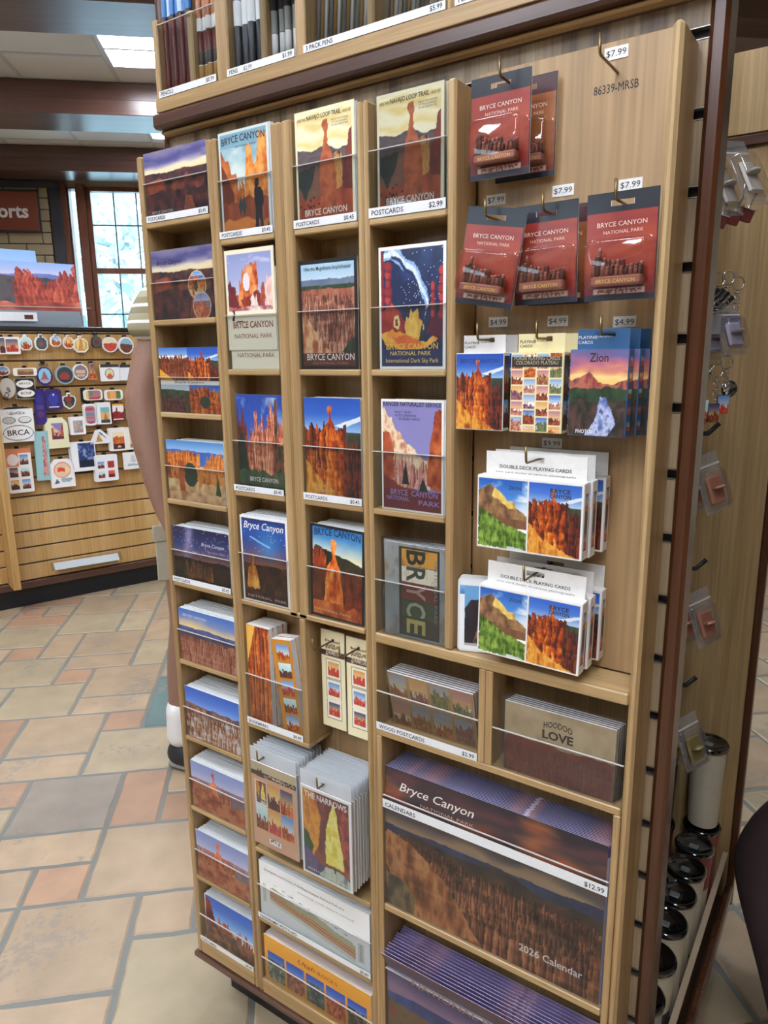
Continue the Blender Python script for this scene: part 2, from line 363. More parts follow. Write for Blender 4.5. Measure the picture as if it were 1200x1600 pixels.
def a_hiker(w=104, h=150, seed=9):
    A = Art(w, h, '8fb4c0', seed); A.grad(['e9efe6', 'b9d2d4', '86b2c2', '7aa8bc'], .45, .97, nz=.6, cy=4, cx=3); A.clouds('e6ece4', .5, .85, .7, 5, 2)
    A.poly([(0, 0), (0, .82), (.06, .84), (.12, .74), (.2, .74), (.24, .6), (.34, .6), (.38, .45), (.5, .3), (.4, .05)], ['8c4226', 'c0642c', 'd8843c'], (12, 6)); A.poly([(0, .05), (0, .75), (.15, .6), (.28, .4), (.3, .1)], ['642c22', '7c3626'], (8, 4))
    A.poly([(.5, .5), (.55, .75), (.58, .86), (.64, .84), (.7, .66), (.76, .7), (.8, .95), (.85, .97), (.9, .9), (1, .97), (1, .3), (.5, .3)], ['b85a24', 'd6782e', 'ee9c48', 'f2b060'], (16, 7)); A.hoodoos(.38, .5, .3, .52, ['a04c22', 'e0923e'], 3, 4, .04)
    A.ridge(.34, .06, 4, ['7c3a2c', '94482e', 'a85634'], 4); A.ridge(.16, .05, 3, ['b4622e', 'd6813c', 'c8743a'], 5, (10, 3)); A.poly([(.36, .3), (.4, .2), (.44, .3), (.42, .4)], '2a3a3c'); A.poly([(.42, .28), (.47, .18), (.52, .28), (.47, .4)], '2f4040')
    K = '23252f'; A.ell(.74, .475, .045, .028, K); A.rect(.69, .8, .492, .5, K); A.rect(.71, .775, .5, .525, K); A.poly([(.69, .45), (.8, .45), (.86, .4), (.87, .3), (.82, .24), (.7, .24), (.68, .35)], K); A.poly([(.7, .26), (.68, .02), (.75, .02), (.77, .2), (.79, .02), (.85, .02), (.83, .26)], K); A.poly([(.86, .02), (1, .16), (1, .02)], K); A.border('d6e0dc', .035, .022); return A
def a_bryceposter(w=104, h=150, seed=4):
    A = Art(w, h, 'efe6cb', seed); A.grad(['c9cde2', 'a6aed6', '8f9aca'], .5, .96, nz=.2); A.clouds('f0eef0', .85, .96, .8, 8, 2); A.ridge(.55, .02, 3, ['8e3a3a', 'b05a50'], 1, floor=.4)
    A.poly([(.05, .4), (.05, .66), (.1, .7), (.14, .64), (.2, .64), (.24, .5), (.3, .4)], ['5c1f28', '7a2a2e'], (10, 6)); A.poly([(.26, .45), (.3, .72), (.33, .66), (.36, .82), (.4, .78), (.44, .86), (.5, .82), (.55, .88), (.6, .84), (.66, .88), (.68, .7), (.64, .5), (.6, .42)], ['8f2f22', 'c85a2a', 'e88a44', 'f0b080'], (12, 9)); A.ell(.44, .68, .07, .09, 'e9dfe6')
    A.poly([(.3, .5), (.36, .45), (.7, .42), (.72, .55), (.66, .6), (.4, .52)], ['7c2a2a', 'a83c2a']); A.poly([(.5, .36), (.52, .52), (.56, .58), (.6, .5), (.63, .56), (.68, .36)], ['e9c4b4', 'f6e6da', 'd89a88'], (6, 9)); A.poly([(.8, .36), (.82, .64), (.86, .74), (.9, .7), (.97, .74), (.97, .36)], ['e8b8a8', 'f4dcd0', 'd09a90'], (12, 6)); A.poly([(.72, .52), (.74, .66), (.8, .66), (.82, .5)], ['c86a3a', '8c3a2a'])
    A.ridge(.44, .03, 4, ['f0e2e0', 'c07a78', '9c4a50', 'f2e8e6'], 6, (6, 5)); A.rect(0, 1, 0, .4, 'efe6cb'); A.poly([(.1, .3), (.14, .38), (.1, .4), (.18, .41), (.16, .3)], '2c2a28'); A.rect(.2, .34, .285, .3, '3a3230'); A.border('efe6cb', .05, .03); return A
def a_blue_hoodoos(w=104, h=140, seed=12):
    A = Art(w, h, seed=seed); A.grad(['3f6fc4', '2a55ac', '1f449a'], .4, 1); A.clouds('f4f6fa', .72, .98, .9, 3, 3, 2, .55); A.hoodoos(0, .22, 0, .8, ['3a1c1a', '6a2c24', '8c4030'], 1, 4, .1)
    A.hoodoos(.2, 1, .1, .62, ['6a2c22', 'b0583a', 'e09a74', 'f4c8a4'], 2, 11, .12, [-.1, .1, .22, .12, .25, .1, .05]); A.poly([(0, 0), (0, .5), (.12, .62), (.2, .4), (.26, 0)], ['141c18', '24382a'], (9, 9)); A.poly([(.78, .2), (.84, .95), (.9, .96), (.88, .5), (1, .5), (1, .1)], ['1a241c', '8c4a34', '2a3626'], (12, 8)); A.ridge(.24, .07, 3, ['26402c', '3c5a3a', '8c5a44'], 4); A.ridge(.08, .02, 2, ['1c1c20', '2c2a2a'], 5); return A
def a_night(w=104, h=140, seed=14):
    A = Art(w, h, seed=seed); A.grad(['a0563a', '6a4a68', '2a4a90', '1c4fa8', '122a6c'], .42, 1, nz=.3); k = np.exp(-((A.U-.6)**2+(A.V-.68)**2*1.5)/.05)[..., None]; A.a = A.a*(1-k*.6)+rgb('3fa0e0')*k*.6
    A.poly([(.2, .76), (.62, .66), (.64, .675), (.22, .775)], '8cc0ec'); A.specks(30, 'e8eefa', 0, 1, .5, 1, 2); A.ridge(.46, .03, 4, ['2a1c1a', '46281e', '5c3424'], 1); A.ridge(.36, .06, 6, ['1e1614', '3a221a', '5c3826'], 3); A.thor(.24, .16, .56, .26, ['7a3a14', 'd08030', 'f4c060']); A.ridge(.12, .03, 3, ['1a1210', '3a1c16', '6c2c1e'], 6); A.border('f0ece6', .035, .022); return A
def a_amph(w=104, h=150, seed=15):
    A = Art(w, h, seed=seed); A.grad(['d8e6ee', 'b4d0e4', 'a4c6e0', 'b8d6ea'], .78, 1); A.ridge(.83, .012, 3, ['5a6a88', '74829a'], 1, (3, 4)); A.ridge(.775, .016, 4, ['22301e', '34462c', '4a5a3a'], 2); A.ridge(.735, .02, 3, ['7a4236', 'a4604a', 'c88a74'], 3, (3, 8))
    A.hoodoos(0, 1, 0, .66, ['3c201c', '744030', 'a86850', 'd49c80', 'ecc4a8'], 4, 13, .045, [.06, .03, .0, .02], 6); A.clouds('5c2c28', .1, .62, .65, 9, 6, 2, .5); A.clouds('e4b89c', .25, .68, .45, 14, 9, 6, .56)
    A.poly([(0, 0), (0, .56), (.08, .54), (.2, .42), (.3, .32), (.42, .2), (.9, .06), (.9, 0)], ['9c5438', 'cc8c60', 'e8c090', 'b87850'], (8, 10)); A.poly([(.72, .16), (1, .12), (1, .34), (.86, .26)], ['22301e', '3c4a32'], (9, 9)); A.rect(0, 1, 0, .15, '5a2c22'); A.border('15161c', .05, .035); return A
def a_thorblack(w=104, h=150, seed=16):
    A = Art(w, h, seed=seed); A.grad(['e9e0a0', 'f2e8c0', '9fc0cc', '3f8ac8', '2f7cc0'], .55, 1, nz=.2); A.poly([(.1, .78), (1, .62), (1, .5), (0, .5)], ['1c1f18', '30301f', '3c3522'], (5, 5)); A.hoodoos(0, .3, .2, .72, ['5c1c10', 'a03a18', 'd86a2a'], 1, 5, .06); A.ridge(.55, .06, 5, ['3a1a12', '6c2c18', '8c4022'], 2)
    A.thor(.44, .1, .86, .36, ['a83a10', 'e06a20', 'f6943c', 'ffb866']); A.hoodoos(.62, 1, 0, .46, ['4a160e', '8c2c14', 'b84a1e'], 3, 5, .07); A.ridge(.16, .05, 5, ['8c2c14', 'c85a24', 'e88a48'], 4); A.border('17171a', .045, .03); return A
def a_darksky(w=110, h=155, seed=17):
    A = Art(w, h, '16244e', seed); A.clouds('2c4278', .25, 1, .9, 4, 3); A.hoodoos(0, 1, .2, .52, ['131c40', '1c2850', '283464'], 4, 6, .08)
    def band(c, wd, off=0): 
        P = [(.1, .93), (.24, .955), (.36, .9), (.44, .84), (.54, .81), (.62, .74), (.66, .66), (.74, .6), (.76, .5), (.72, .44)]; A.poly([(x-off, y+wd) for x, y in P]+[(x-wd*.9-off, y-wd) for x, y in P[::-1]], c, (9, 6))
    band(['6a94d0', '8fb4e0', 'a8c8ec'], .05); band(['c8daf0', 'e4eef8', '9cbce4'], .022, .012); A.poly([(.2, .935), (.34, .9), (.42, .82), (.52, .79), (.6, .7), (.66, .58), (.7, .48), (.68, .48), (.62, .6), (.56, .7), (.5, .76), (.4, .79), (.32, .87), (.2, .91)], '1c2a5c'); A.specks(70, 'e8eef8', .35, 1, .5, .97, 3)
    for cx, b_, t, wd in ((.03, .3, .93, .07), (.15, .3, .84, .055), (.97, .3, .78, .075), (.82, .38, .66, .035)):
        n = int((t-b_)/.065)
        for i in range(n+1): v = b_+(t-b_)*i/n; k = .8+.35*((i*7) % 3)/2; A.ell(cx, v, wd*k, .045, '7c1f28'); A.ell(cx-wd*.25, v+.008, wd*k*.66, .034, ['a83038', 'b83c3c', '942a34'][i % 3])
    A.poly([(0, .25), (0, .48), (.1, .5), (.2, .54), (.3, .5), (.36, .42), (.44, .36), (.5, .28), (.4, .24)], ['7c1f28', 'a8302e', 'c84838'], (6, 5)); A.poly([(.22, .36), (.24, .44), (.3, .45), (.33, .38), (.3, .33)], 'f0d890'); A.poly([(.25, .36), (.26, .42), (.29, .42), (.3, .36)], '8c2c2c')
    A.poly([(.4, .36), (.42, .44), (.46, .42), (.5, .5), (.54, .46), (.58, .5), (.62, .42), (.7, .34), (.66, .24), (.44, .24)], ['e0a040', 'f0c860', 'd89038'], (3, 6)); A.poly([(.02, .3), (.2, .33), (.5, .28), (.7, .22), (.98, .34), (.94, .26), (.7, .17), (.4, .15), (.1, .2)], ['f4c858', 'e8903c', 'f0b048'], (3, 3)); A.poly([(.2, .27), (.45, .29), (.7, .2), (.5, .17), (.3, .2)], ['d8602c', 'e07838']); A.poly([(.61, .23), (.66, .38), (.71, .23)], '1c3440'); A.poly([(.72, .3), (.8, .42), (1, .4), (1, .22), (.86, .26)], '5c1c34'); A.rect(0, 1, 0, .165, '232f60'); A.border('f1efe8', .04, .028); return A
def a_ranger(w=104, h=160, seed=18):
    A = Art(w, h, '8a84bc', seed); A.ridge(.5, .05, 6, ['c0a0b8', 'a07890'], 1, floor=.3); A.poly([(0, .4), (0, .9), (.06, .93), (.1, .86), (.18, .84), (.24, .74), (.34, .7), (.42, .62), (.55, .56), (.68, .48), (.78, .46), (.8, .3)], ['b87860', 'e8c0a0', 'f2e0b8', 'd89a78'], (16, 9)); A.hoodoos(.2, .8, .22, .46, ['8c4a3c', 'd8988a', 'f0ccb8'], 2, 9, .06); A.poly([(0, .2), (0, .7), (.14, .72), (.2, .6), (.22, .3)], ['8c3a26', 'b85834', 'd07c50'], (12, 6)); A.poly([(.74, .25), (.78, .55), (.84, .78), (.86, .9), (1, .92), (1, .2)], ['7c2c1c', 'b04e28', 'd0743c'], (16, 6)); A.poly([(0, .12), (0, .34), (.3, .24), (.6, .2), (1, .18), (1, .12)], ['6a2a2c', '8c3c34']); A.poly([(.34, .25), (.4, .46), (.46, .25)], '1e2a26'); A.poly([(.62, .2), (.68, .33), (.76, .2)], '22302a'); A.rect(0, 1, 0, .2, '6c2c34'); A.border('f0ece2', .03, .02); return A
def a_plate(w=110, h=150, seed=19):
    A = Art(w, h, '9aa0a2', seed); A.clouds('b4b4b0', 0, 1, .6, 4, 4); A.clouds('a89868', 0, 1, .5, 3, 3, 5); A.rect(.25, .9, .03, .97, '2a2e2c'); 
    for v0, v1, c in ((.78, .95, 'd89a3c'), (.61, .77, 'd8d4bc'), (.42, .6, '7c2c26'), (.23, .41, '3c5038'), (.05, .22, '3a3d3c')): A.rect(.29, .86, v0, v1, c)
    A.clouds('4a3a2c', 0, 1, .25, 9, 9, 8); return A
def a_mosaic(w=150, h=110, seed=20):
    A = Art(w, h, 'e8e4dc', seed); B = a_thorphoto(70, 70, seed+1); C = Art(70, 60, seed=seed+2); C.grad(['e8ece0', 'c8d4d8', 'a8b8c4'], .6, 1); C.ridge(.8, .05, 3, ['22301e', '3a4a30', '4a5a3a'], 1); C.hoodoos(0, .9, 0, .6, DKR, 2, 8, .1)
    D = Art(70, 60, seed=seed+3); D.grad(['5c8cd0', '2c60b8'], .7, 1); D.hoodoos(0, 1, 0, .85, ORG, 1, 4, .1); D.ell(.5, .4, .16, .22, '24382c'); E_ = Art(70, 60, seed=seed+4); E_.grad(['8fb4dc', '3f70c0'], .75, 1); E_.hoodoos(0, 1, 0, .74, ['3c1c18', '7a3420', 'c07030'], 1, 12, .06); E_.poly([(0, 0), (0, .35), (.5, 0)], 'e0a030')
    A.inset(E_.a, 0, .5, .5, 1); A.inset(B.a[15:], .5, .5, 1, 1); A.inset(C.a, 0, 0, .5, .44); A.inset(D.a, .5, 0, 1, .44); return A
def a_arch(w=150, h=104, seed=21):
    A = Art(w, h, seed=seed); A.grad(['dfe9f2', '8fb8e0', '4a86c8'], .7, 1); A.ridge(.84, .03, 3, ['2c5aa0', '3a6cb4'], 2, floor=.6); A.hoodoos(0, .6, .2, .84, ['7a3014', 'b85820', 'dc8838', 'f0ac60'], 1, 7, .05); A.hoodoos(.62, 1, .2, .8, ['9c4a1c', 'd8843a', 'e8a458'], 3, 6, .06, [-.2, 0, .05]); A.ridge(.34, .06, 4, ['b08050', 'd4ac78', 'e8c898'], 4); A.ell(.42, .45, .12, .2, '2c4030'); A.poly([(.2, .1), (.22, .7), (.32, .6), (.3, .3), (.36, 0)], ['8c3c1c', 'b45a28']); A.poly([(.56, .2), (.54, .6), (.68, .6), (.62, .3)], ['c8722c', 'e89a4c']); A.poly([(.84, .15), (.88, .5), (.94, .15)], '3a4a30'); A.ridge(.14, .05, 3, ['a8784c', 'd0a478', 'e0b88c'], 6); return A
def a_milky(w=150, h=104, seed=22):
    A = Art(w, h, seed=seed); A.grad(['b06848', '6a5068', '2c3a6c', '1c2a58', '141c40'], .42, 1, nz=.2); k = np.exp(-((A.U-.28-.12*(A.V-.7))**2)/.006)[..., None]*(A.V > .45)[..., None]; A.a = A.a*(1-k*.7)+rgb('b4a4d0')*k*.7; A.clouds('3a2a50', .5, 1, .5, 6, 9, 3, .55); A.specks(110, 'e8e4f4', 0, 1, .5, 1, 1); A.ridge(.46, .03, 5, ['0e1014', '1a1c1e'], 1); A.ridge(.38, .05, 7, ['1a1412', '2c201a', '40291c'], 3); A.hoodoos(.2, .7, .06, .38, ['2a1a14', '5c3822', 'a06a38'], 4, 10, .08); A.ridge(.1, .04, 4, ['141012', '241a18'], 5); return A
def a_yellow(w=150, h=104, seed=23):
    A = Art(w, h, seed=seed); A.grad(['e8c860', 'f0d888', 'c8b49c', '7c8cb8', '5a7cc0', '3f6cb8'], .55, 1, nz=.25); A.ridge(.66, .03, 3, ['3c4470', '50588a', '6c6488'], 1, (3, 5)); A.ridge(.52, .02, 3, ['6c4a54', '8c5a58'], 2); A.hoodoos(0, 1, 0, .48, ['7c3a2c', 'a85840', 'd0886c', 'e4ac90'], 3, 20, .04); return A
def a_snow(w=150, h=104, seed=24):
    A = Art(w, h, seed=seed); A.grad(['8cb0e4', '4a7ad0', '2c5cc0'], .6, 1); A.ridge(.68, .06, 4, ['3a3a4c', '6a4a44', '8c6a64'], 1); A.hoodoos(0, 1, 0, .6, ['5c3428', '8c5238', 'b87850', 'd8b8a8', 'f0eef4'], 2, 14, .07); A.clouds('f0f0f6', 0, .5, .95, 7, 8, 3, .56); return A
def a_pastel(w=150, h=104, seed=25):
    A = Art(w, h, seed=seed); A.grad(['e4d4d4', 'b4b4d0', '8c98c4', '7c8cc0'], .5, 1, nz=.2); A.ridge(.66, .02, 3, ['7c6070', '9a7c84'], 1); A.hoodoos(0, .75, 0, .6, ['8c3c2a', 'c06a48', 'e09c74'], 2, 10, .06); A.thor(.44, .2, .92, .2, ['9c4028', 'd06c44', 'e89868']); A.ridge(.36, .1, 3, ['8c3a2c', 'b0583c', 'd08058', 'c87a50'], 5, (6, 8)); return A
def a_spires(w=150, h=104, seed=26):
    A = Art(w, h, seed=seed); A.grad(['dce6f0', '7ca4dc', '3a6cc0', '2c5cb4'], .4, 1); A.hoodoos(.1, .95, .1, .5, ['6c2c1a', 'b05428', 'd8803c'], 2, 8, .14); A.poly([(0, 0), (0, .98), (.1, .9), (.2, .5), (.3, .3), (.3, 0)], ['4a1c18', '7c2c20', '9c4028'], (8, 6)); A.ridge(.32, .05, 4, ['3a3028', '6c4430', '9c6040', 'b8784c'], 5); return A
def a_panorama(w=260, h=118, seed=27):
    A = Art(w, h, 'eff0ee', seed); n = vnoise(1, w, 1, 5, 5, 4)[0]; n2 = vnoise(1, w, 1, 2, 9, 2)[0]; X = A.U[0]; top = .64-.30*X**.8+.10*(n-.5)
    cols = ['c8c49c', 'b0b48c', 'ccba90', 'c88a62', 'd8a884', 'bc7c58', 'd4b08c', 'c8946c', 'dcc4a4']; bot = .44-.34*X**.9+.06*(n2-.5)
    for i, c in enumerate(cols):
        f = i/len(cols); lvl = top*(1-f)+bot*f; A.put((A.V < lvl[None]) & (A.V > bot[None]) & (A.U > .1) & (A.U < .88), c)
    A.put((A.V < bot[None]) & (A.V > bot[None]-.05) & (A.U > .1) & (A.U < .88), 'd8dcd4'); A.put((np.abs(A.V-top[None]-.012) < .012) & (A.U > .12) & (A.U < .86), 'a4ac8c')
    for k in range(9): u = .14+k*.08; A.rect(u, u+.03, .70-.3*u, .715-.3*u, '9aa0a0')
    A.rect(.03, .06, .30, .62, 'd0cec8'); A.rect(.9, .955, .14, .46, 'd4d2ce'); A.rect(.915, .94, .16, .44, 'b8b8b4'); return A
def a_utah(w=260, h=110, seed=28):
    A = Art(w, h, 'dc9a2c', seed); A.grad(['c88a34', 'd89430', 'e0a038'], 0, 1)
    for i, c in enumerate((['2c3a34', '5a6a58', 'b4b8b0'], ['5c2c20', '9c5a40', 'c08868'], ['2c3430', '4c5a54', '7c8478'], ['7c2c1c', 'b45834', 'd8845c'], ['2a2a24', '5a5440', 'c0a878'])):
        B = Art(46, 70, seed=seed+i); B.grad(['8cb0e0', '3c6cc4', '2448a0'], .5, 1); B.ridge(.72-.05*(i % 2), .06, 3, c, 1); A.inset(B.a, .035+.19*i, .08, .205+.19*i, .68)
    return A
def a_cal(w=250, h=190, seed=29):
    A = Art(w, h, seed=seed); A.grad(['8c7c74', 'a88868', '5c5258', '8c4a34', '3c3238', '58343a', '2a2630'], .55, 1, nz=.5, cy=5, cx=3); A.clouds('c8703c', .7, 1, .6, 7, 3, 2, .52); A.clouds('2a2832', .7, 1, .6, 6, 4, 8, .5); A.ridge(.6, .02, 3, ['2c3450', '44486a'], 1, floor=.4); A.ridge(.55, .05, 4, ['2c2624', '4a3630', '6a4432'], 2); A.hoodoos(0, 1, 0, .48, ['1e1614', '4a2a20', '7c4630', 'ac6c48', 'c8885c'], 3, 30, .03, [.06, .03, 0, -.03], 6); A.clouds('2a1a18', 0, .5, .7, 7, 7, 2, .5); A.clouds('b46c48', 0, .46, .4, 12, 12, 6, .55); A.poly([(0, .3), (0, .56), (.15, .5), (.3, .36), (.42, .14), (.5, 0), (.12, 0)], ['5c3422', 'a8643c', 'd0905a', '8c4c30'], (8, 14)); A.poly([(0, 0), (0, .24), (.1, .22), (.16, .1), (.16, 0)], ['3a302a', '8c7450', '5a4a38'], (8, 10)); return A
def a_cal2(w=250, h=190, seed=30):
    A = Art(w, h, seed=seed); A.grad(['c08c9c', '9c7c98', '6c5c84', '4c4668', '5a4a58', '6a5048'], .55, 1, nz=.4, cy=5, cx=3); A.ridge(.62, .03, 3, ['3c4a78', '5468a0'], 1, floor=.45); A.ridge(.52, .05, 4, ['5c5040', '7c684c', '8c5a44'], 2); A.hoodoos(.2, 1, 0, .45, RED, 4, 14, .08); return A
def a_zion(w=80, h=112, seed=31):
    A = Art(w, h, seed=seed); A.grad(['f0c060', 'f4d890', 'e09070', 'b86a88', '6a6a9c', '5a6aa4'], .6, 1, nz=.6, cy=6, cx=2); A.clouds('8c5a80', .75, 1, .6, 7, 2); A.poly([(0, .5), (0, .66), (.15, .68), (.34, .76), (.5, .64), (.75, .6), (1, .68), (1, .5)], ['6a2c34', '9c4a44', 'c07058', '5c3444'], (9, 7)); A.ridge(.57, .04, 5, ['1c2c20', '2c442c', '38543a'], 2); A.ridge(.42, .04, 4, ['20201c', '38302a', '5c4038'], 3); A.poly([(.55, .46), (.64, .46), (.76, .3), (.84, .15), (.7, 0), (.3, 0), (.45, .15), (.52, .3)], ['5468a0', '8c9cd0', 'c8d0ec', '44508c'], (10, 7)); A.clouds('a06a68', 0, .35, .4, 9, 9, 6, .58); return A
def a_zionday(w=90, h=112, seed=32):
    A = Art(w, h, seed=seed); A.grad(['f4f6f8', 'c8dcf0', '4a86d4', '2460b8'], .45, 1, nz=.4); A.clouds('f6f8fa', .7, 1, .8, 6, 2); A.poly([(0, .4), (0, .82), (.24, .92), (.4, .82), (.6, .7), (.72, .62), (1, .5), (1, .3)], ['5c4034', '8c6444', 'b48c5c'], (9, 7)); A.poly([(.28, .74), (.32, .88), (.45, .82), (.6, .7), (.74, .68), (.76, .56), (.6, .6), (.4, .7)], ['a8803c', 'e8c460', 'f4dc88'], (7, 9)); A.ridge(.42, .05, 4, ['6c4a34', '8c5c40'], 6, floor=.3); A.poly([(0, 0), (0, .56), (.2, .5), (.5, .36), (1, .26), (1, 0)], ['2c4418', '4c6c24', '7c9c3c', '9cb850'], (12, 14)); A.poly([(.62, .04), (.9, .02), (1, 0), (.6, 0)], 'c8d4d8'); return A
def a_thorday(w=90, h=112, seed=33): return a_thorphoto(w, h, seed, ('f0e8c0', 'a8c4e4', '4a7ed4', '2c60c4'))
def a_magcard(w=80, h=118, seed=34, tan=False):
    A = Art(w, h, seed=seed); A.grad(['6c1a20', '8c2822', 'a84428', '98342a', '882626'] if not tan else ['6c2c24', '8c4c2c', 'a0643a', '985a32', '88482c'], 0, 1, nz=.5, cy=10, cx=1); A.rect(0, 1, .82, 1, '20222c' if not tan else '48242c'); A.rect(0, 1, 0, .06, '22283c'); A.rect(.14, .86, .065, .115, 'd8c4c0'); A.specks(60, '8c4a48', .2, .8, .075, .105, 2, 2); A.border('1c1c24', .012, .008); return A
def a_gridphotos(w, h, cols, rows, bg, seed, gap=.012, skip=0.):
    A = Art(w, h, bg, seed); rs = np.random.RandomState(seed)
    pal = [RED, ORG, PINK, ['5c2c20', 'a0603c', 'e0b070'], ['2c4430', '6a7c50', 'b08c58'], ['4a2c44', '8c5468', 'd08c70']]
    for i in range(cols):
        for j in range(rows):
            B = Art(24, 24, seed=seed+i*9+j); sk = [['e8e4d8', '7ca4dc'], ['f0c880', 'b878a0'], ['dce8f0', '3c6cc0'], ['f4dca0', 'e0a060']][rs.randint(4)]; B.grad(sk, .4, 1); B.hoodoos(0, 1, 0, .35+.4*rs.rand(), pal[rs.randint(6)], 1, 5, .15); x0 = i/cols+gap; y0 = j/rows*(1-skip)+gap; A.inset(B.a, x0, y0, (i+1)/cols-gap, (j+1)/rows*(1-skip)-gap)
    return A
def a_narrows(w=100, h=150, seed=36):
    A = Art(w, h, seed=seed); A.grad(['7c3c34', '8c4438', '6a2c34'], 0, 1, nz=.6, cy=4, cx=8); A.poly([(0, .2), (0, 1), (.28, 1), (.4, .7), (.36, .4), (.25, .25)], ['b8702c', 'e0a040', 'c8782c', '8c4a2c'], (9, 8)); A.poly([(.28, 1), (.66, 1), (.5, .6), (.46, .3), (.34, .3), (.4, .7)], ['5c2834', '74343c', '8c4a3c'], (4, 9)); A.poly([(.66, .95), (.72, .82), (.76, .6), (.88, .2), (.48, .22), (.5, .6), (.6, .82)], ['c8b840', 'ecdc5c', 'f4ec90', 'e0c848'], (8, 5)); A.poly([(.72, .9), (1, 1), (1, .1), (.86, .2), (.8, .55)], ['6a2434', '8c3438', 'b8583c', '5c2030'], (12, 6)); A.poly([(0, .2), (0, .52), (.1, .5), (.24, .36), (.2, .26)], ['24482c', '34643c']); A.poly([(0, 0), (0, .36), (.2, .26), (.5, .12), (.62, 0)], ['40385c', '5c5080', '4a4268'], (4, 5)); A.poly([(.3, 0), (.5, .18), (.9, .16), (1, .08), (1, 0)], ['8ca098', 'c8d0b8', '6c7c88'], (6, 5)); A.rect(.655, .68, .14, .2, '3a2c2c'); A.border('f2f2f0', .045, .03); return A
def a_bookmark(w=45, h=130, seed=37):
    A = Art(w, h, seed=seed); A.hoodoos(0, 1, 0, 1.4, ['5c1c10', '9c3c18', 'd06c2c', 'e89448'], 1, 6, .05); A.poly([(0, .6), (0, 1), (.4, 1), (.2, .8)], 'f0b850'); return A
def a_hoodoolove(w=150, h=96, seed=38):
    A = Art(w, h, 'b09a78', seed); A.clouds('988464', 0, 1, .7, 3, 5); A.clouds('c4b090', 0, 1, .6, 2, 4, 4); A.ridge(.52, .05, 4, ['7c2c28', '9c4438'], 1); A.hoodoos(0, 1, 0, .44, ['5c2422', '7c3430', '98503c'], 2, 26, .03); return A
def a_woodcards(w=150, h=96, seed=39):
    A = a_gridphotos(w, h, 4, 2, 'b8935c', seed, .02); A.a = A.a*.6+rgb('a87f50')*.4; return A
def a_bigprint(w=160, h=110, seed=40):
    A = Art(w, h, seed=seed); A.grad(['e8d4dc', 'dcc8dc', 'a8b8e0', '8cb0e4'], .65, 1); A.ridge(.82, .05, 2, ['5c6cb0', '7084c0'], 1, floor=.5); A.ridge(.76, .06, 3, ['34343c', '54484c', '4a4a44'], 2); A.hoodoos(0, .38, 0, .66, ['5c1e18', '94382a', 'bc6450'], 3, 6, .1); A.hoodoos(.5, 1, 0, .86, ['6c2018', 'a83c28', 'd0684a'], 5, 7, .1, [-.1, .1, -.15, 0, .1]); A.ridge(.34, .1, 4, ['7c281c', 'a84834', 'cc7860'], 7, (5, 8)); return A
def a_small(seed, kind=0, w=26, h=30):
    A = Art(w, h, seed=seed); sk = [['e8e4d8', '5c8cd0'], ['f0c880', '3a3c70'], ['a8d4d4', 'dcecec'], ['f4dca0', 'd89a50']][kind % 4]; A.grad(sk, .3, 1); A.hoodoos(0, 1, 0, .5, [RED, ORG, DKR, ['8c2420', 'c84434', 'e8846c']][(kind+seed) % 4], 1, 4, .15); return A
# ================================================================== kiosk body
def W(p): return (-p.location[0], -p.location[1], -p.location[2])
def wbox(name, par, x0, x1, y0, y1, z0, z1, mat, b=.0008):
    return MB().box(x0, x1, y0, y1, z0, z1, mat, b).build(name, par, W(par))
YB = .077
kiosk = thing('display_kiosk', 'tall oak and dark brown display kiosk carrying all the postcard racks', 'display stand', (-.65, .4, 0))
wbox('base', kiosk, -1.070, -.22, .06, .74, 0, .1162, KICK, .003)
wbox('plinth_board', kiosk, -1.106, -.186, -.006, .80, .1168, .1305, BROWNX, .003)
def slat_board(par, name, x0, x1, y, z0, z1, first, pitch, mat, th=.02, slot=.0135):
    m = MB(); m.box(x0, x1, y+.011, y+th, z0, z1, BLACKM); z = first; edges = [z1]
    while z > z0+.02:
        edges += [z+slot/2, z-slot/2]; z -= pitch
    edges.append(z0)
    for i in range(0, len(edges), 2):
        m.box(x0, x1, y, y+.011, edges[i+1], edges[i], mat, .0006)
    for i in range(1, len(edges)-1, 2):
        m.box(x0, x1, y-.0006, y+.010, edges[i]-.0012, edges[i]-.0001, ALU); m.box(x0, x1, y-.0006, y+.010, edges[i+1]+.0001, edges[i+1]+.0012, ALU)
    return m.build(name, par, W(par))
slat_board(kiosk, 'front_board', -1.0985, -.1975, YB, .131, 2.30, 1.748, .0832, OAKSLAT)
wbox('edge_trim', kiosk, -1.111, -1.0987, .074, .115, .131, 2.30, BROWN, .003)
wbox('edge_trim', kiosk, -.1972, -.1765, .070, .118, .131, 2.30, BROWN, .005)
wbox('top_ledge', kiosk, -1.099, -.16, .041, .0765, 1.790, 1.8135, BROWNX, .004)
wbox('ledge_moulding', kiosk, -1.097, -.198, .056, .0765, 1.7885-.0065+.0013, 1.7893, OAKX, .003)
wbox('ledge_moulding', kiosk, -1.099, -.198, .0715, .0766, 1.7826-.0004, 1.7945, BROWNX, .001)
wbox('core', kiosk, -.60, -.425, .12, .775, .131, 1.96, OAKBACK, .002)
m = MB(); m.box(-1.1, -.1655, .780, .80, .131, 1.797, OAKWING, .001); m.box(-1.1, -.1655, .784, .80, 1.798, 1.809, BROWN); m.box(-1.1, -.1655, .780, .80, 1.810, 1.957, OAKWING, .001)
m.build('wing_board', kiosk, W(kiosk))
wbox('wing_rail', kiosk, -1.1, -.168, .772, .7795, 1.786, 1.806, BROWNX, .002)
wbox('edge_trim', kiosk, -.1652, -.1495, .775, .805, .131, 1.79, BROWN, .003)
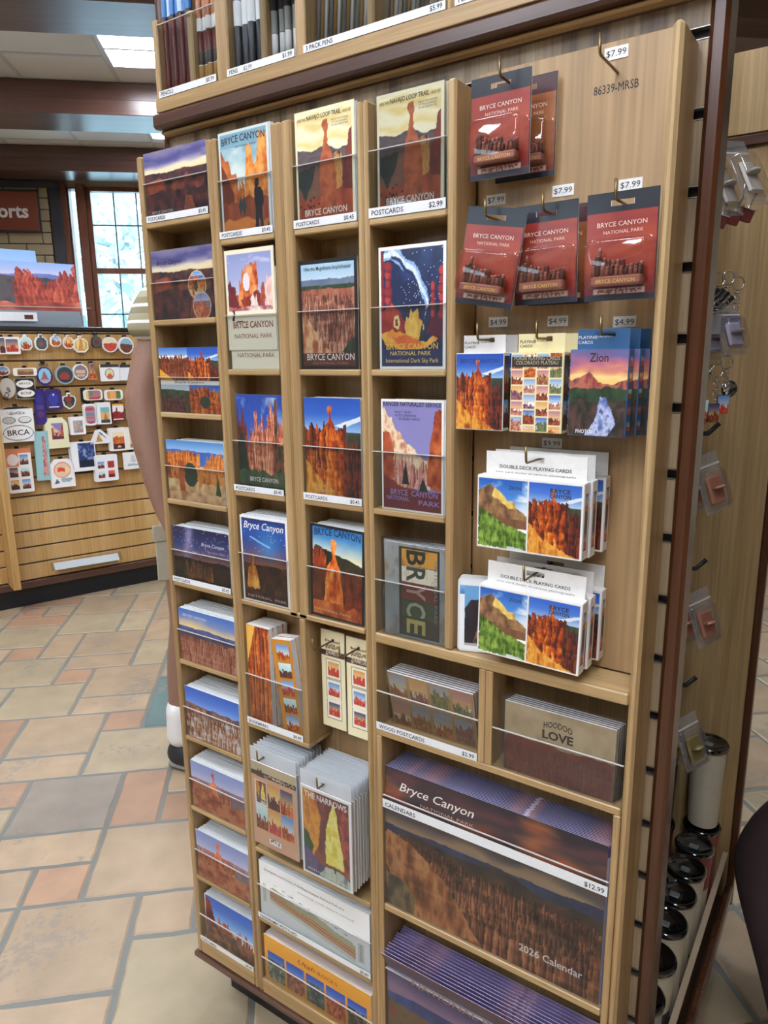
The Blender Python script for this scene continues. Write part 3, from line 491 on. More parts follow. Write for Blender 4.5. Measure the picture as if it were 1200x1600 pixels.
m = MB(); m.box(-.424, -.155, .12, .775, .131, .150, BROWNX, .003); m.box(-.166, -.150, .12, .775, .1505, .188, BROWN, .004); m.build('niche_shelf', kiosk, W(kiosk))
m = MB(); m.box(-.1735, -.170, .122, .774, .151, .262, ACR); m.box(-.178, -.167, .122, .774, .2625, .2675, plain('pale_rail', 'b8a68c', .35), .001); m.build('shelf_guard', kiosk, W(kiosk))

# ================================================================== postcard racks
XA0, XAl, XAr = -1.0987, -1.0860, -.9271; XBl, XBr, XCl, XCr = -.905, -.789, -.7482, -.6308
XDl, XDr, XFl, XFr = -.6114, -.4878, -.475, -.2188
ZA = [1.6285, 1.4656, 1.3032, 1.1415, .9801, .8180, .6527, .4920, .3264, .1672]
ZB = [1.5855, 1.3800, 1.1747, .9760]
YR = .0752
def shelf(par, x0, x1, z, t=.0095, y1=.0695, y0=0.): return MB().box(x0+.0003, x1-.0003, y0, y1, z-t, z, OAKX, .0018).build('shelf', par, W(par))
FR = {}
def front(par, x0, x1, z, h):
    m = MB(); m.box(x0+.0006, x1-.0006, .0006, .0026, z+.0004, z+h-.0012, ACR); m.box(x0+.0006, x1-.0006, .0004, .0028, z+h-.0012, z+h, ACREDGE)
    o = m.build('clear_front', par, W(par)); FR[round(x0, 3), round(z, 3)] = o; return o
def label(par, x0, x1, z, left, right, h=.0105, y=-.0008, th=.0058):
    m = MB(); m.box(x0+.0008, x1-.0008, y, y+.0006, z, z+h, STRIPW)
    if left: m.text(left, x0+.006, z+h*.22, None, th, y-.0003, INK, 'L', .012)
    if right: m.text(right, x1-.005, z+h*.25, None, th, y-.0003, INK, 'R', .012)
    fo = next((o for k, o in FR.items() if abs(k[0]-x0) < .006 and -.002 < z-k[1] < .2 and abs(z-k[1]) == min(abs(z-kk[1]) for kk in FR if abs(kk[0]-x0) < .006)), None)
    o = m.build('price_strip', fo, (0, 0, 0)) if fo is not None and fo.parent is par else m.build('price_strip', par, W(par))
    return tag(o, 'white strip reading '+(left+' ' if left else '')+right)
def upright(par, x0, x1, z0=.1315, z1=1.737, y0=0., y1=YR, b=.003): return MB().box(x0, x1, y0, y1, z0, z1, OAKZ, b).build('upright', par, W(par))

rackA = thing('postcard_rack', 'narrow oak postcard rack with ten stacked pockets at the left end of the kiosk', 'display rack', (-1.006, .03, .1315), group=None)
upright(rackA, XA0, XAl); upright(rackA, XAr, -.9160)
wbox('back_panel', rackA, XAl, XAr, .0700, YR, .1315, 1.70, OAKBACK)
for i, z in enumerate(ZA):
    shelf(rackA, XAl, XAr, z, .0095 if i < 9 else .034); front(rackA, XAl, XAr, z, .0635)
label(rackA, XAl+.004, XAr, ZA[0], 'POSTCARDS', '$0.45'); label(rackA, XAl, XAr, ZA[4], 'POSTCARDS', '$0.45'); label(rackA, XAl, XAr, ZA[9], 'POSTCARDS', '$0.45')

rackB = thing('postcard_rack', 'two column oak postcard rack in the middle with a bookmark box', 'display rack', (-.768, .03, .1315))
upright(rackB, -.9155, XBl); upright(rackB, XCr, -.6209)
upright(rackB, XBr, -.7688, .9665); upright(rackB, -.7682, XCl, .9665)
wbox('back_panel', rackB, XBl, XCr, .0650, YR, .1315, 1.70, OAKPLY)
for z in ZB[:3]: shelf(rackB, XBl, XBr, z, y1=.0645); shelf(rackB, XCl, XCr, z, y1=.0645)
shelf(rackB, XBl, XCr, ZB[3], y1=.0645)
for z in ZB: front(rackB, XBl, XBr, z, .087); front(rackB, XCl, XCr, z, .087)
for z in (ZB[0], ZB[2]): label(rackB, XBl, XBr, z, 'POSTCARDS', '$0.45'); label(rackB, XCl, XCr, z, 'POSTCARDS', '$0.45', .0115)
shelf(rackB, XBl, -.755, .7350, y1=.0645); upright(rackB, -.768, -.7552, .7355, .9660, y1=.0645, b=.001); front(rackB, XBl, -.768, .735, .0985); label(rackB, XBl, -.768, .735, 'BOOKMARKS', '$0.99', .0125)
shelf(rackB, XBl, XCr, .470, .010, .0645); shelf(rackB, XBl, XCr, .3137, .011, .0645); shelf(rackB, XBl, XCr, .1655, .034, .0645)
front(rackB, XBl, XCr, .3137, .0735); label(rackB, XBl, XCr, .3137, 'PANORAMIC POSTCARD', '$0.89', .0105, th=.0062); front(rackB, XBl, XCr, .1655, .0515)
def ptag(par, t, x, z, w=.028, h=.0135, y=.0617):
    m = MB(); m.box(x-w/2, x+w/2, y-.0006, y, z-h/2, z+h/2, WHITE); m.text(t, x, z-h*.25, w*.84, h*.52, y-.0009, INK)
    return tag(m.build('price_tag', par, W(par)), 'small white tag reading '+t)
ptag(rackB, '$2.99', -.7285, .6835, y=.0648)
def hook(par, x, z, y0, y1, r=.0016, up=.021, mat=None):
    m = MB(); m.tube([(x, y0, z), (x, y1+.004, z), (x, y1+.001, z+.0014), (x, y1, z+.005), (x-.0008, y1, z+up)], r, mat or BRASS, 8)
    return tag(m.build('peg_hook', par, W(par)), 'bent brass peg hook')
hook(rackB, -.722, .9255, .0645, -.020); hook(rackB, -.6655, .9255, .0645, -.022); hook(rackB, -.848, .690, .0645, -.036); hook(rackB, -.700, .694, .0645, -.048)

rackC = thing('gift_rack', 'wide oak gift rack at the right with peg panel and calendar slots', 'display rack', (-.41, .03, .1315))
upright(rackC, -.6204, XDl); upright(rackC, XFr, -.2070, .1315, 1.739, b=.004); upright(rackC, XDr, XFl, .9750, 1.737, y1=.0615)
wbox('back_panel', rackC, XDl, XDr, .0700, YR, .9750, 1.72, OAKBACK); wbox('back_panel', rackC, XDl, XFr, .0700, YR, .1315, .957, OAKBACK)
wbox('peg_panel', rackC, XFl+.0002, XFr-.0002, .0620, YR, .9750, 1.756, OAKPLY, .001)
for z in ZB[:3]: shelf(rackC, XDl, XDr, z)
for z in ZB: front(rackC, XDl, XDr, z, .087)
shelf(rackC, XDl, XFr, .9748, .0165, .0615); label(rackC, XDl, XDr, ZB[0], 'POSTCARDS', '$2.99', .013, th=.0068)
shelf(rackC, XDl, XFr, .8107, .012); upright(rackC, -.4297, -.4193, .8110, .9580, y1=.0695, b=.001); upright(rackC, -.4187, -.4075, .8110, .9580, y1=.0695, b=.001)
front(rackC, XDl, -.4297, .8107, .066); label(rackC, XDl, -.4297, .8107, 'WOOD POSTCARDS', '$2.99', .0125, th=.0066); front(rackC, -.4075, XFr, .8107, .0625)
upright(rackC, XDl+.0002, -.6015, .1320, .7985, y1=.0695, b=.001); upright(rackC, -.2285, XFr-.0002, .1320, .7985, y1=.0695, b=.001)
shelf(rackC, -.6013, -.2287, .4858, .013); shelf(rackC, -.6013, -.2287, .1655, .034)
front(rackC, -.6013, -.2287, .4858, .208); label(rackC, -.6013, -.2287, .672, 'CALENDARS', '$12.99', .0155, th=.0075); front(rackC, -.6013, -.2287, .1655, .190)
for t, x, z in (('$7.99', -.296, 1.743), ('$7.99', -.271, 1.596), ('$7.99', -.3545, 1.600), ('$7.99', -.447, 1.600), ('$4.99', -.440, 1.4425), ('$4.99', -.355, 1.441), ('$4.99', -.2685, 1.437), ('$9.99', -.3565, 1.281)): ptag(rackC, t, x, z)
m = MB(); m.text('86339-MRSB', -.2945, 1.7015, .053, .0098, .0616, INK, rot=.0); tag(m.build('stock_code', rackC, W(rackC)), 'black stock code lettering')
for x, z, y in ((-.293, 1.721, -.006), (-.262, 1.5657, -.022), (-.354, 1.5672, -.004), (-.421, 1.5655, -.022), (-.434, 1.4180, -.012), (-.355, 1.4180, -.008), (-.2735, 1.4213, -.014), (-.353, 1.2660, -.034), (-.350, 1.1135, -.036), (-.413, 1.7237, -.006)):
    hook(rackC, x, z, .0615, y)

# ================================================================== cards in the pockets
def card(label, art, w, h, x, z, y=.0045, tilt=0., spin=0., yaw=0., texts=(), t=.0012, name='postcard', cat='postcard', group='picture postcards in the racks', mat=None, base=None, hole=None):
    m = MB(); mk = None
    if hole:
        m.holed(-w/2, w/2, 0, t, 0, h, base or WHITE, *hole); mk = ~((np.abs((art.U-.5)*w-hole[0]) < hole[2]) & (np.abs(art.V*h-hole[1]) < hole[3]))
    else: m.box(-w/2, w/2, 0, t, 0, h, base or WHITE)
    m.art(art.a, -w/2, 0, w, h, -.0002, mk, mat=mat)
    for tx in texts:
        s, u, v, wf, hh, c = tx[:6]; m.text(s, (u-.5)*w, v*h, wf*w, hh, -.0006, ink(c), bold=tx[6] if len(tx) > 6 else 0, arc=tx[7] if len(tx) > 7 else None)
    return tag(m.build(name, None, (x, y, z), (tilt, spin, yaw)), label, cat, group)
def stack(label, x, z, y0, y1, w, h, n=10, dx=.0012, dz=.0025, name='postcard_stack', mat=None, seed=1, tilt=0.):
    """a close-packed wad of card edges that nobody could count"""
    rs = np.random.RandomState(seed+int(abs(x*1000))+int(z*1000)); m = MB(); p = (y1-y0)/n
    for i in range(n):
        a, b = (rs.rand(2)-.5)*2; xx = a*dx; zz = -abs(b)*dz; m.box(-w/2+xx, w/2+xx, y0+i*p+p*.04, y0+(i+1)*p-p*.04, 0, h+zz, mat or PAPER)
    return tag(m.build(name, None, (x, 0, z), (tilt, 0, 0)), label, 'postcards', 'postcard stacks behind the front cards', 'stuff')
XA = -1.0065; WA = .1535
sc = a_sunset()
c1 = card('sunset canyon postcard in the top pocket of the narrow rack', sc, WA, .111, XA, ZA[0]+.0004, texts=[('BRYCE CANYON', .26, .115, .34, .0045, 'e8e0d4')])
B = a_sunset(); B.a = B.a*.92
for cx, cy in ((.74, .47), (.8, .17)):
    B.ell(cx, cy, .145, .2, 'd8c0a0'); B2 = Art(150, 104).inset((a_arch if cy > .3 else a_pastel)(44, 40, 77).a, cx-.14, max(0, cy-.19), cx+.14, cy+.19); B.put(((B.U-cx)/.135)**2+((B.V-cy)/.185)**2 < 1, B2.a)
card('sunset canyon postcard with two round inset pictures and black script title', B, WA, .116, XA, ZA[1]+.0004, texts=[('~Bryce Canyon', .3, .79, .42, .0085, '1c1620')])
card('postcard with four canyon pictures in a grid', a_mosaic(), .152, .114, XA, ZA[2]+.0004, texts=[('~Bryce Canyon', .5, .455, .5, .004, '3a3430')])
card('postcard of an orange natural bridge arch under blue sky', a_arch(), .150, .111, XA, ZA[3]+.0004)
card('night postcard of the milky way above dark hoodoos', a_milky(), .150, .1095, XA, ZA[4]+.0004, texts=[('~Bryce Canyon', .72, .72, .4, .007, 'e8d8e8'), ('NATIONAL PARK', .78, .62, .3, .0028, 'c8a8b0')])
card('postcard of a yellow dawn sky above a pink canyon', a_yellow(), .153, .107, XA, ZA[5]+.0004, texts=[('BRYCE CANYON', .3, .86, .42, .005, 'dfe6ee')])
card('postcard of snow covered orange hoodoos under deep blue sky', a_snow(), .150, .108, XA, ZA[6]+.0004, texts=[('~Utah', .8, .46, .2, .008, 'e8ecf4')])
card('hammer shaped rock postcard under mauve sky, third pocket from the bottom', a_pastel(), .150, .1045, XA, ZA[7]+.0004)
card('hammer shaped rock postcard under mauve sky, second pocket from the bottom', a_pastel(seed=45), .150, .110, XA, ZA[8]+.0004)
card('postcard of pointed red spires, bottom pocket of the narrow rack', a_spires(), .146, .108, XA+.004, ZA[9]+.0004, y=.009, tilt=-.03)
for i, (y1, n) in enumerate(((.014, 3), (.012, 2), (.018, 4), (.056, 14), (.060, 15), (.063, 15), (.064, 15), (.060, 14), (.064, 15), (.052, 11))):
    nm = ['sunset canyon', 'inset picture', 'four picture', 'arch', 'milky way', 'yellow dawn', 'snowy hoodoo', 'upper mauve sky', 'lower mauve sky', 'red spire'][i]
    y0 = .0062 if i < 9 else .0125
    stack('white card edges stacked behind the %s postcard' % nm, XA+(.002 if i > 2 else 0), ZA[i]+.0004, y0, y1, .1495, .1085 if i > 2 else .105, n, tilt=0, seed=i)
XB, XC, XD = -.847, -.6895, -.5445
card('poster style postcard of a hiker silhouette among orange towers', a_hiker(), .106, .156, XB-.001, ZB[0]+.0004, texts=[('BRYCE CANYON', .5, .875, .86, .0105, '3a2c34', .012, .002), ('NATIONAL PARK', .55, .835, .42, .003, '4a4450')])
bp = dict(texts=[('BRYCE CANYON', .53, .225, .82, .0105, '8c3038', .014), ('NATIONAL PARK', .53, .12, .78, .0072, '8c3038')])
card('cream poster postcard of pale hoodoos above red lettering, propped up in front of its twin', a_bryceposter(), .107, .157, XB-.0015, ZB[1]+.0308, **bp)
card('cream poster postcard behind, only its bottom line of red lettering showing', a_bryceposter(seed=44), .105, .157, XB+.0005, ZB[1]+.0004, y=.0064, **bp)
card('postcard of orange hoodoos between dark trees under deep blue sky', a_blue_hoodoos(), .103, .164, XB+.005, ZB[2]+.0004, texts=[('BRYCE CANYON', .55, .115, .62, .0075, 'f0e8e4', .006)])
card('night postcard of a glowing tower under a blue sky with white script title', a_night(), .110, .1545, XB+.002, ZB[3]+.0004, texts=[('~Bryce Canyon', .5, .86, .84, .013, 'f4f2f4', .01), ('NATIONAL  PARK', .52, .05, .82, .005, 'c8b8b0')])
nv = dict(texts=[('NAVAJO LOOP TRAIL', .5, .915, .58, .0062, '2c2420', .012), ('HIKE THE', .12, .915, .14, .004, '5a4a38'), ('AND SEE', .885, .915, .13, .004, '5a4a38'), ('ONE OF THE WONDERS', .77, .868, .28, .0026, '6b5040'), ('OF THE SOUTHWEST', .77, .845, .26, .0026, '6b5040'), ('ON THE CANYON TRAIL', .77, .822, .28, .0026, '6b5040'), ('BRYCE CANYON', .5, .098, .72, .0088, 'f4ecd4', .012)])
card('cream bordered poster postcard of a capped tower with a trail title, unwrapped', a_navajo(), .107, .157, XC, ZB[0]+.0004, **nv)
card('black bordered postcard of an amphitheater of pink hoodoos', a_amph(), .110, .159, XC-.001, ZB[1]+.0004, texts=[('Hike the Magnificent Amphitheater', .5, .905, .8, .0058, '3c5048', .004), ('BRYCE CANYON', .52, .085, .82, .0098, 'f4efe8', .006), ('NATIONAL PARK', .52, .045, .62, .0038, 'b87c6c')])
card('postcard photo of a hammer topped tower in warm light under blue sky', a_thorphoto(), .109, .162, XC, ZB[2]+.0004, texts=[('~Bryce', .24, .135, .26, .006, 'e0b888'), ('~Canyon', .36, .09, .32, .006, 'e0b888')])
card('black bordered postcard of a tall orange capped tower with blue arched lettering', a_thorblack(), .110, .157, XC-.001, ZB[3]+.0012, spin=.03, y=.0062, texts=[('BRYCE CANYON', .5, .88, .84, .012, '1c3a64', .02, .003), ('NATIONAL PARK', .42, .065, .7, .0045, 'e8c888')])
for x, i, y0, y1, n, w, nm in ((XB+.006, 0, .0062, .016, 4, .103, 'hiker poster'), (XB+.004, 2, .0062, .022, 5, .104, 'blue sky hoodoo'), (XB+.003, 3, .0062, .058, 14, .108, 'glowing tower night'), (XC+.004, 0, .0062, .018, 5, .105, 'trail poster'), (XC+.002, 2, .0062, .034, 8, .107, 'warm tower photo'), (XC+.003, 3, .010, .056, 12, .106, 'black bordered tower'), (XD+.004, 2, .0062, .050, 12, .106, 'ranger poster')):
    stack('card edges stacked behind the %s postcard' % nm, x, ZB[i]+.0004, y0, y1, w-.0035, .157 if i != 2 else .162, n, seed=20+i)
def sleeved(o, w, h, t=.004, over=.004):
    m = MB(); m.box(-w/2-over, w/2+over, -.0016, -.0012, -.0002, h+over, SLEEVE); return m.build('clear_sleeve', o)
for k in range(3):
    o = card(['trail poster postcard in a shiny clear sleeve, front of its pocket', 'sleeved trail poster postcard behind the shiny front one', 'sleeved trail poster postcard at the back of its pocket'][k], a_navajo(seed=5) if k == 0 else Art(30, 40, 'e8dcb0'), .104, .153, XD-.003+k*.003, ZB[0]+.0006, y=.0066+k*.0055, t=.0022, group='sleeved trail poster postcards', **(nv if k == 0 else {})); sleeved(o, .104, .153)
card('dark blue poster postcard of a starry sky swirling over red rocks', a_darksky(), .108, .166, XD+.0005, ZB[1]+.0004, texts=[('BRYCE CANYON', .5, .165, .78, .0082, 'f0c850', .012), ('NATIONAL PARK', .48, .115, .62, .0058, 'f0d070', .006), ('International Dark Sky Park', .5, .055, .8, .0062, 'f0d070')])
card('purple poster postcard for a ranger naturalist service', a_ranger(), .105, .163, XD, ZB[2]+.0004, texts=[('RANGER NATURALIST SERVICE', .5, .94, .92, .0062, '1c2450', .012), ('DAILY TALKS', .36, .88, .26, .0035, '3a3460'), ('AUTO CARAVANS', .4, .85, .34, .0035, '3a3460'), ('GUIDED HIKES', .46, .82, .34, .0035, '3a3460'), ('BRYCE  CANYON', .53, .145, .76, .0085, '9c88c0', .01), ('NATIONAL', .27, .095, .38, .0065, '9c88c0', .01), ('PARK', .78, .07, .34, .0075, '9c88c0', .01)])
for k in range(4):
    A = a_plate(); o = card(['license plate style BRYCE postcard in a clear sleeve at the front', 'first sleeved card behind the license plate postcard', 'second sleeved card behind the license plate postcard', 'rearmost sleeved card behind the license plate postcard'][k], A if k == 0 else Art(20, 30, 'aeb2b2'), .108, .148, XD+.003-k*.003, ZB[3]+.0006, y=.0066+k*.006, t=.0026, spin=-.012*k, group='sleeved license plate postcards')
    sleeved(o, .110, .150)
    if k == 0:
        m = MB()
        for ch, v, c in (('B', .865, '24322c'), ('R', .69, '3a4a40'), ('Y', .51, 'c8a8a0'), ('C', .32, 'b8c0a0'), ('E', .135, 'c8bc6c')):
            m.text(ch, -.0135, v*.148+.0115, .023, .033, -.0006, ink(c), 'L', .02, rot=-PI/2)
        m.text('NATIONAL PARK', .0335, .128, .098, .0062, -.0006, ink('8c9090'), 'L', rot=-PI/2); tag(m.build('plate_lettering', o), 'sideways BRYCE letters in mixed colours')
# bookmarks
for k in range(4):
    card(['red canyon bookmark at the front of the bookmark box', 'second red canyon bookmark behind the front one', 'third red canyon bookmark in the bookmark box', 'rearmost red canyon bookmark in the bookmark box'][k], a_bookmark(), .055, .192, -.8735+k*.0012, .7356, y=.006+k*.0115, t=.0108, name='bookmark', cat='bookmark', group='red canyon bookmarks')
for k in range(2):
    A = Art(44, 130, 'c8862c', 61); 
    for j in range(5): A.inset(a_small(5+j, j % 2*2, 30, 22).a, .22, .05+j*.185, .86, .21+j*.185)
    card(['yellow bookmark with five pictures leaning in the bookmark box', 'yellow bookmark leaning behind the front yellow one'][k], A, .046, .178, -.7935+.001*k, .7395+.001*k, y=.004+.014*k, t=.013, spin=-.13, name='bookmark', cat='bookmark', group='yellow picture bookmarks')
def a_stamps(seed=62):
    A = Art(50, 140, 'efe6bc', seed); A.rect(0, 1, .745, .80, '4a3438'); A.specks(60, 'c0b0a0', .2, .85, .755, .79, 3, 2); A.specks(60, '8c7868', .2, .8, .82, .86, 4, 2)
    for j, v in enumerate((.12, .33, .54)): A.rect(.2, .84, v-.025, v+.175, '5a5a4c'); A.rect(.22, .82, v-.02, v+.17, 'f0ecdc'); A.inset(a_small(30+j, [1, 0, 3][j], 26, 30).a, .28, v+.005, .76, v+.145)
    return A
for k in range(2):
    o = card(['cream card of three magnetic picture bookmarks, left of the pair on hooks', 'cream card of three magnetic picture bookmarks, right of the pair on hooks'][k], a_stamps(), .0505, .180, -.7225+k*.0575, .7625, y=.032-.004*k, t=.002, name='bookmark_card', cat='bookmark', group='hanging magnetic bookmark cards', hole=(.0005, .163, .003, .003), texts=[('Bryce Bound', .5, .885, .62, .0048, '7c2830', .02)])
# sleeved print sets on hooks
def a_set6(seed=63):
    A = Art(90, 130, 'd8a888', seed); A.rect(0, 1, .9, 1, 'c8b898'); A.rect(0, 1, .845, .9, '3a3030'); A.specks(40, 'c8b8a0', .3, .95, .86, .885, 1, 2); A.poly([(.12, .84), (.16, .93), (.2, .9), (.24, .94), (.3, .84)], '3c2c28')
    B = [a_narrows(40, 70), a_small(3, 3, 40, 60), a_small(4, 1, 40, 60), a_small(6, 2, 40, 60), a_small(8, 3, 40, 60), a_small(9, 0, 40, 60)]
    for i in range(3):
        for j in range(2): A.inset(B[i+3*j].a, .08+.29*i, .5-.3*j, .345+.29*i, .79-.3*j)
    A.rect(.36, .62, .06, .12, 'f0f0ee'); A.specks(14, '2a2a2a', .38, .6, .07, .11, 4, 1, 4); return A
def print_set(label, art, w, h, x, z, y, group, texts=(), first=False):
    o = card(label, art, w, h, x, z, y, t=.003, name='print_set', cat='print set', group=group, texts=texts)
    m = MB(); m.box(-w/2, w/2, -.001, .0042, -.0006, .0, SLEEVE); m.box(-w/2, w/2, -.0012, -.0008, 0, h, SLEEVE); hx = (-.700 if x > -.75 else -.848)-x; m.holed(-w/2-.0008, w/2+.0008, .0008, .0022, h+.0005, h+.0285, FLAP, hx, (.694 if x > -.75 else .690)-z+.0, .0035, .0035)
    m.build('clear_bag', o); return o
n_ = 11
for k in range(n_):
    y = -.034+k*.0078; lab = 'sleeved print set titled THE NARROWS at the front of its hook' if k == 0 else 'sleeved print set number %d behind the front THE NARROWS set' % k
    lab = ['sleeved print set titled THE NARROWS at the front of its hook', 'sleeved print set right behind the front THE NARROWS set'][k] if k < 2 else 'sleeved print set on the right hook, %s from the front' % ['third', 'fourth', 'fifth', 'sixth', 'seventh', 'eighth', 'ninth', 'tenth', 'rearmost'][k-2]
    print_set(lab, a_narrows(seed=36) if k == 0 else Art(20, 30, 'd8d4cc'), .1085, .1720, -.6955+(.0006*(k % 3)), .5085-(.0008*(k % 2)), y, 'print sets on the right hook', [('THE NARROWS', .5, .885, .84, .0115, 'f4f0ec', .012), ('ZION NATIONAL PARK', .5, .055, .8, .0045, 'e0dcd4')] if k == 0 else ())
for k in range(9):
    lab = 'peach sleeved print set with six small pictures at the front of its hook' if k == 0 else 'sleeved print set on the left hook, %s from the front' % ['second', 'third', 'fourth', 'fifth', 'sixth', 'seventh', 'eighth', 'rearmost'][k-1]
    print_set(lab, a_set6() if k == 0 else Art(20, 30, ['c8b8a4', 'd4ccc4'][k % 2]), .1085, .1700, -.8255+(.0006*(k % 3)), .5070-(.0008*(k % 2)), -.022+k*.0086, 'print sets on the left hook')
# panorama and landscape strips
card('white wide postcard with a coloured rock layer cross section', a_panorama(), .265, .127, -.768, .3141, y=.0045, mat=ARTM, name='panoramic_postcard', texts=[('Geological cross section of the Bryce Canyon National Park area', .42, .86, .74, .0052, '6a6e70'), ('showing rock layers named', .62, .76, .5, .0034, '8a8c8c'), ('UTAH', .3, .6, .05, .004, '5a5e60')])
stack('white card edges stacked behind the rock layer postcard', -.768, .3141, .0062, .052, .264, .1275, 12, mat=PAPER, name='panoramic_postcard_stack')
card('wide orange postcard with five small pictures titled Utah ROCKS', a_utah(), .262, .106, -.767, .1659, y=.0045, name='panoramic_postcard', texts=[('~Utah', .42, .78, .16, .011, '8c4418', .004), ('ROCKS', .62, .78, .18, .008, 'a8581c', .004)])
stack('card edges stacked behind the orange Utah postcard', -.767, .1659, .0062, .048, .262, .106, 11, mat=plain('pinkish_card_edge', 'd8c8bc', .6), name='panoramic_postcard_stack')
# wood postcards and hoodoo love
for k in range(6):
    A = a_woodcards() if k in (0,) else Art(20, 14, 'a8875c')
    o = card(['sleeved wooden postcard with eight picture tiles, frontmost and leaning', 'second sleeved wooden postcard in the slot', 'third sleeved wooden postcard in the slot', 'fourth sleeved wooden postcard in the slot', 'fifth sleeved wooden postcard in the slot', 'rearmost sleeved wooden postcard in the slot'][k], A, .152, .100, -.5205+.0006*k, .8115, y=.0300+k*.0052, tilt=.20-.012*k, t=.003, name='wooden_postcard', group='sleeved wooden postcards', mat=ARTM); sleeved(o, .153, .102)
for k in range(5):
    o = card(['sleeved postcard reading HOODOO LOVE at the front of its slot', 'second sleeved postcard behind HOODOO LOVE', 'third sleeved postcard behind HOODOO LOVE', 'fourth sleeved postcard behind HOODOO LOVE', 'rearmost sleeved postcard behind HOODOO LOVE'][k], a_hoodoolove() if k == 0 else Art(20, 14, '9c8a70'), .158, .106, -.3115+.0012*k, .8113, y=.0070+k*.0056, t=.0028, name='postcard', group='sleeved hoodoo love postcards', texts=[('HOODOO', .5, .76, .26, .009, '3a3028', .02, .004), ('LOVE', .5, .62, .28, .0125, '2c2620', .035), ('Bryce Canyon', .5, .55, .16, .003, '4a3c30')] if k == 0 else ()); sleeved(o, .160, .108)
# calendars
def a_caltop(seed, lav=False):
    A = Art(120, 8, seed=seed); n = vnoise(8, 120, 1, 5, 7, 3); A.a = cmap((n-.5)*1.6+.5, ['232850', '3c467c', '2f3566', '9c5c58', '3c3a64'] if not lav else ['55487c', '7c6ca4', '8c7cb4', 'c090b0', '6c5c90']); A.specks(5, 'e8e0ec', .6, .72, 0, 1, 2, 2); return A
for k in range(18):
    y = .0052+k*.0036; h = .258-.0003*k; m = MB(); m.box(-.183, .183, 0, .0009, 0, h, plain('calendar_edge', 'b4b0c8', .4))
    if k == 0:
        m.art(a_cal().a, -.183, 0, .366, h, -.0002); m.text('~Bryce Canyon', -.155, .222, .135, .0155, -.0006, ink('f0ece8'), 'L', .006); m.text('NATIONAL PARK', -.115, .206, .095, .0055, -.0006, ink('d8a890'), 'L'); m.text('2026 Calendar', .158, .030, .098, .0125, -.0006, ink('f4f0ec'), 'R', .008)
    else: m.art(a_caltop(7).a, -.183, h-.02, .366, .02, -.0002)
    nm = ['dark canyon 2026 calendar at the front of the upper slot'] + ['blue topped calendar in the upper slot, %s behind the front' % s for s in ['first', 'second', 'third', 'fourth', 'fifth', 'sixth', 'seventh', 'eighth', 'ninth', 'tenth', 'eleventh', 'twelfth', 'thirteenth', 'fourteenth', 'fifteenth', 'sixteenth', 'last']]
    tag(m.build('calendar', None, (-.4155+.0008*((k*7) % 5-2), y, .4864), (-.008, 0, 0)), nm[k], 'calendar', 'calendars in the upper slot')
for k in range(12):
    y = .0045+k*.0046; h = .236; m = MB(); bend = max(0, .022-.0019*k); by_ = lambda z: -bend*max(0., (z-.186)/.05)**1.3
    zz = [0, .186, .198, .210, .222, h]; v = []; f = []
    for z in zz: v += [(-.182, by_(z), z), (.182, by_(z), z), (.182, by_(z)+.0011, z), (-.182, by_(z)+.0011, z)]
    for i in range(5):
        for j in range(4): f.append((i*4+j, i*4+(j+1) % 4, i*4+4+(j+1) % 4, i*4+4+j))
    m.add(v, f+[(3, 2, 1, 0), (20, 21, 22, 23)], plain('calendar_edge', 'c9c6d6', .4))
    hb = 0 if k == 0 else h-.026
    m.art((a_cal2() if k == 0 else a_caltop(9, True)).a, 0, 0, 1, 1, fn=lambda u, v_: np.stack([-.182+u*.364, np.array([by_(hb+t*(h-hb)) for t in v_])-.0003, hb+v_*(h-hb)], 1))
    if k == 0: m.text('NATIONAL PARKS', -.12, .2, .2, .010, -.018, ink('a07c6c'), 'L', .004)
    nm = ['lavender topped calendar at the front of the lower slot'] + ['lavender calendar in the lower slot, %s behind the front' % s for s in ['first', 'second', 'third', 'fourth', 'fifth', 'sixth', 'seventh', 'eighth', 'ninth', 'tenth', 'last']]
    tag(m.build('calendar', None, (-.4165+.0012*((k*3) % 4), y, .1662)), nm[k], 'calendar', 'calendars in the lower slot')

# ================================================================== things hanging on the peg panel
def rrect(w, h, r, n=5, cx=0, cz=0):
    p = []
    for qx, qz, a0 in ((w/2-r, h/2-r, 0), (-w/2+r, h/2-r, PI/2), (-w/2+r, -h/2+r, PI), (w/2-r, -h/2+r, 1.5*PI)):
        for i in range(n+1): a = a0+PI/2*i/n; p.append((cx+qx+r*math.cos(a), cz+qz+r*math.sin(a)))
    return p
def dome(m, w, h, d, cx, cz, mat, r=.010):
    """thermoformed bubble: flange, sloped wall, flat face"""
    rings = [(w+.006, h+.006, r+.003, 0), (w, h, r, -.0006), (w-.0015, h-.0015, r, -d*.75), (w-.005, h-.005, r-.001, -d*.95), (w-.011, h-.011, r-.003, -d)]
    P = [[(x, y, z) for x, z in rrect(a, b, c, 5, cx, cz)] for a, b, c, y in rings]; n = len(P[0]); v = [q for p in P for q in p]; f = []
    for i in range(len(P)-1):
        for k in range(n): f.append((i*n+k, i*n+(k+1) % n, (i+1)*n+(k+1) % n, (i+1)*n+k))
    f.append(tuple(range((len(P)-1)*n, len(P)*n))); m.add(v, f, mat, True)
FIG = plain('pink_cast_rock', '9c6458', .35, .35, bump=.3, bscale=300); FIGD = plain('dark_cast_rock', '6a4540', .4, .3)
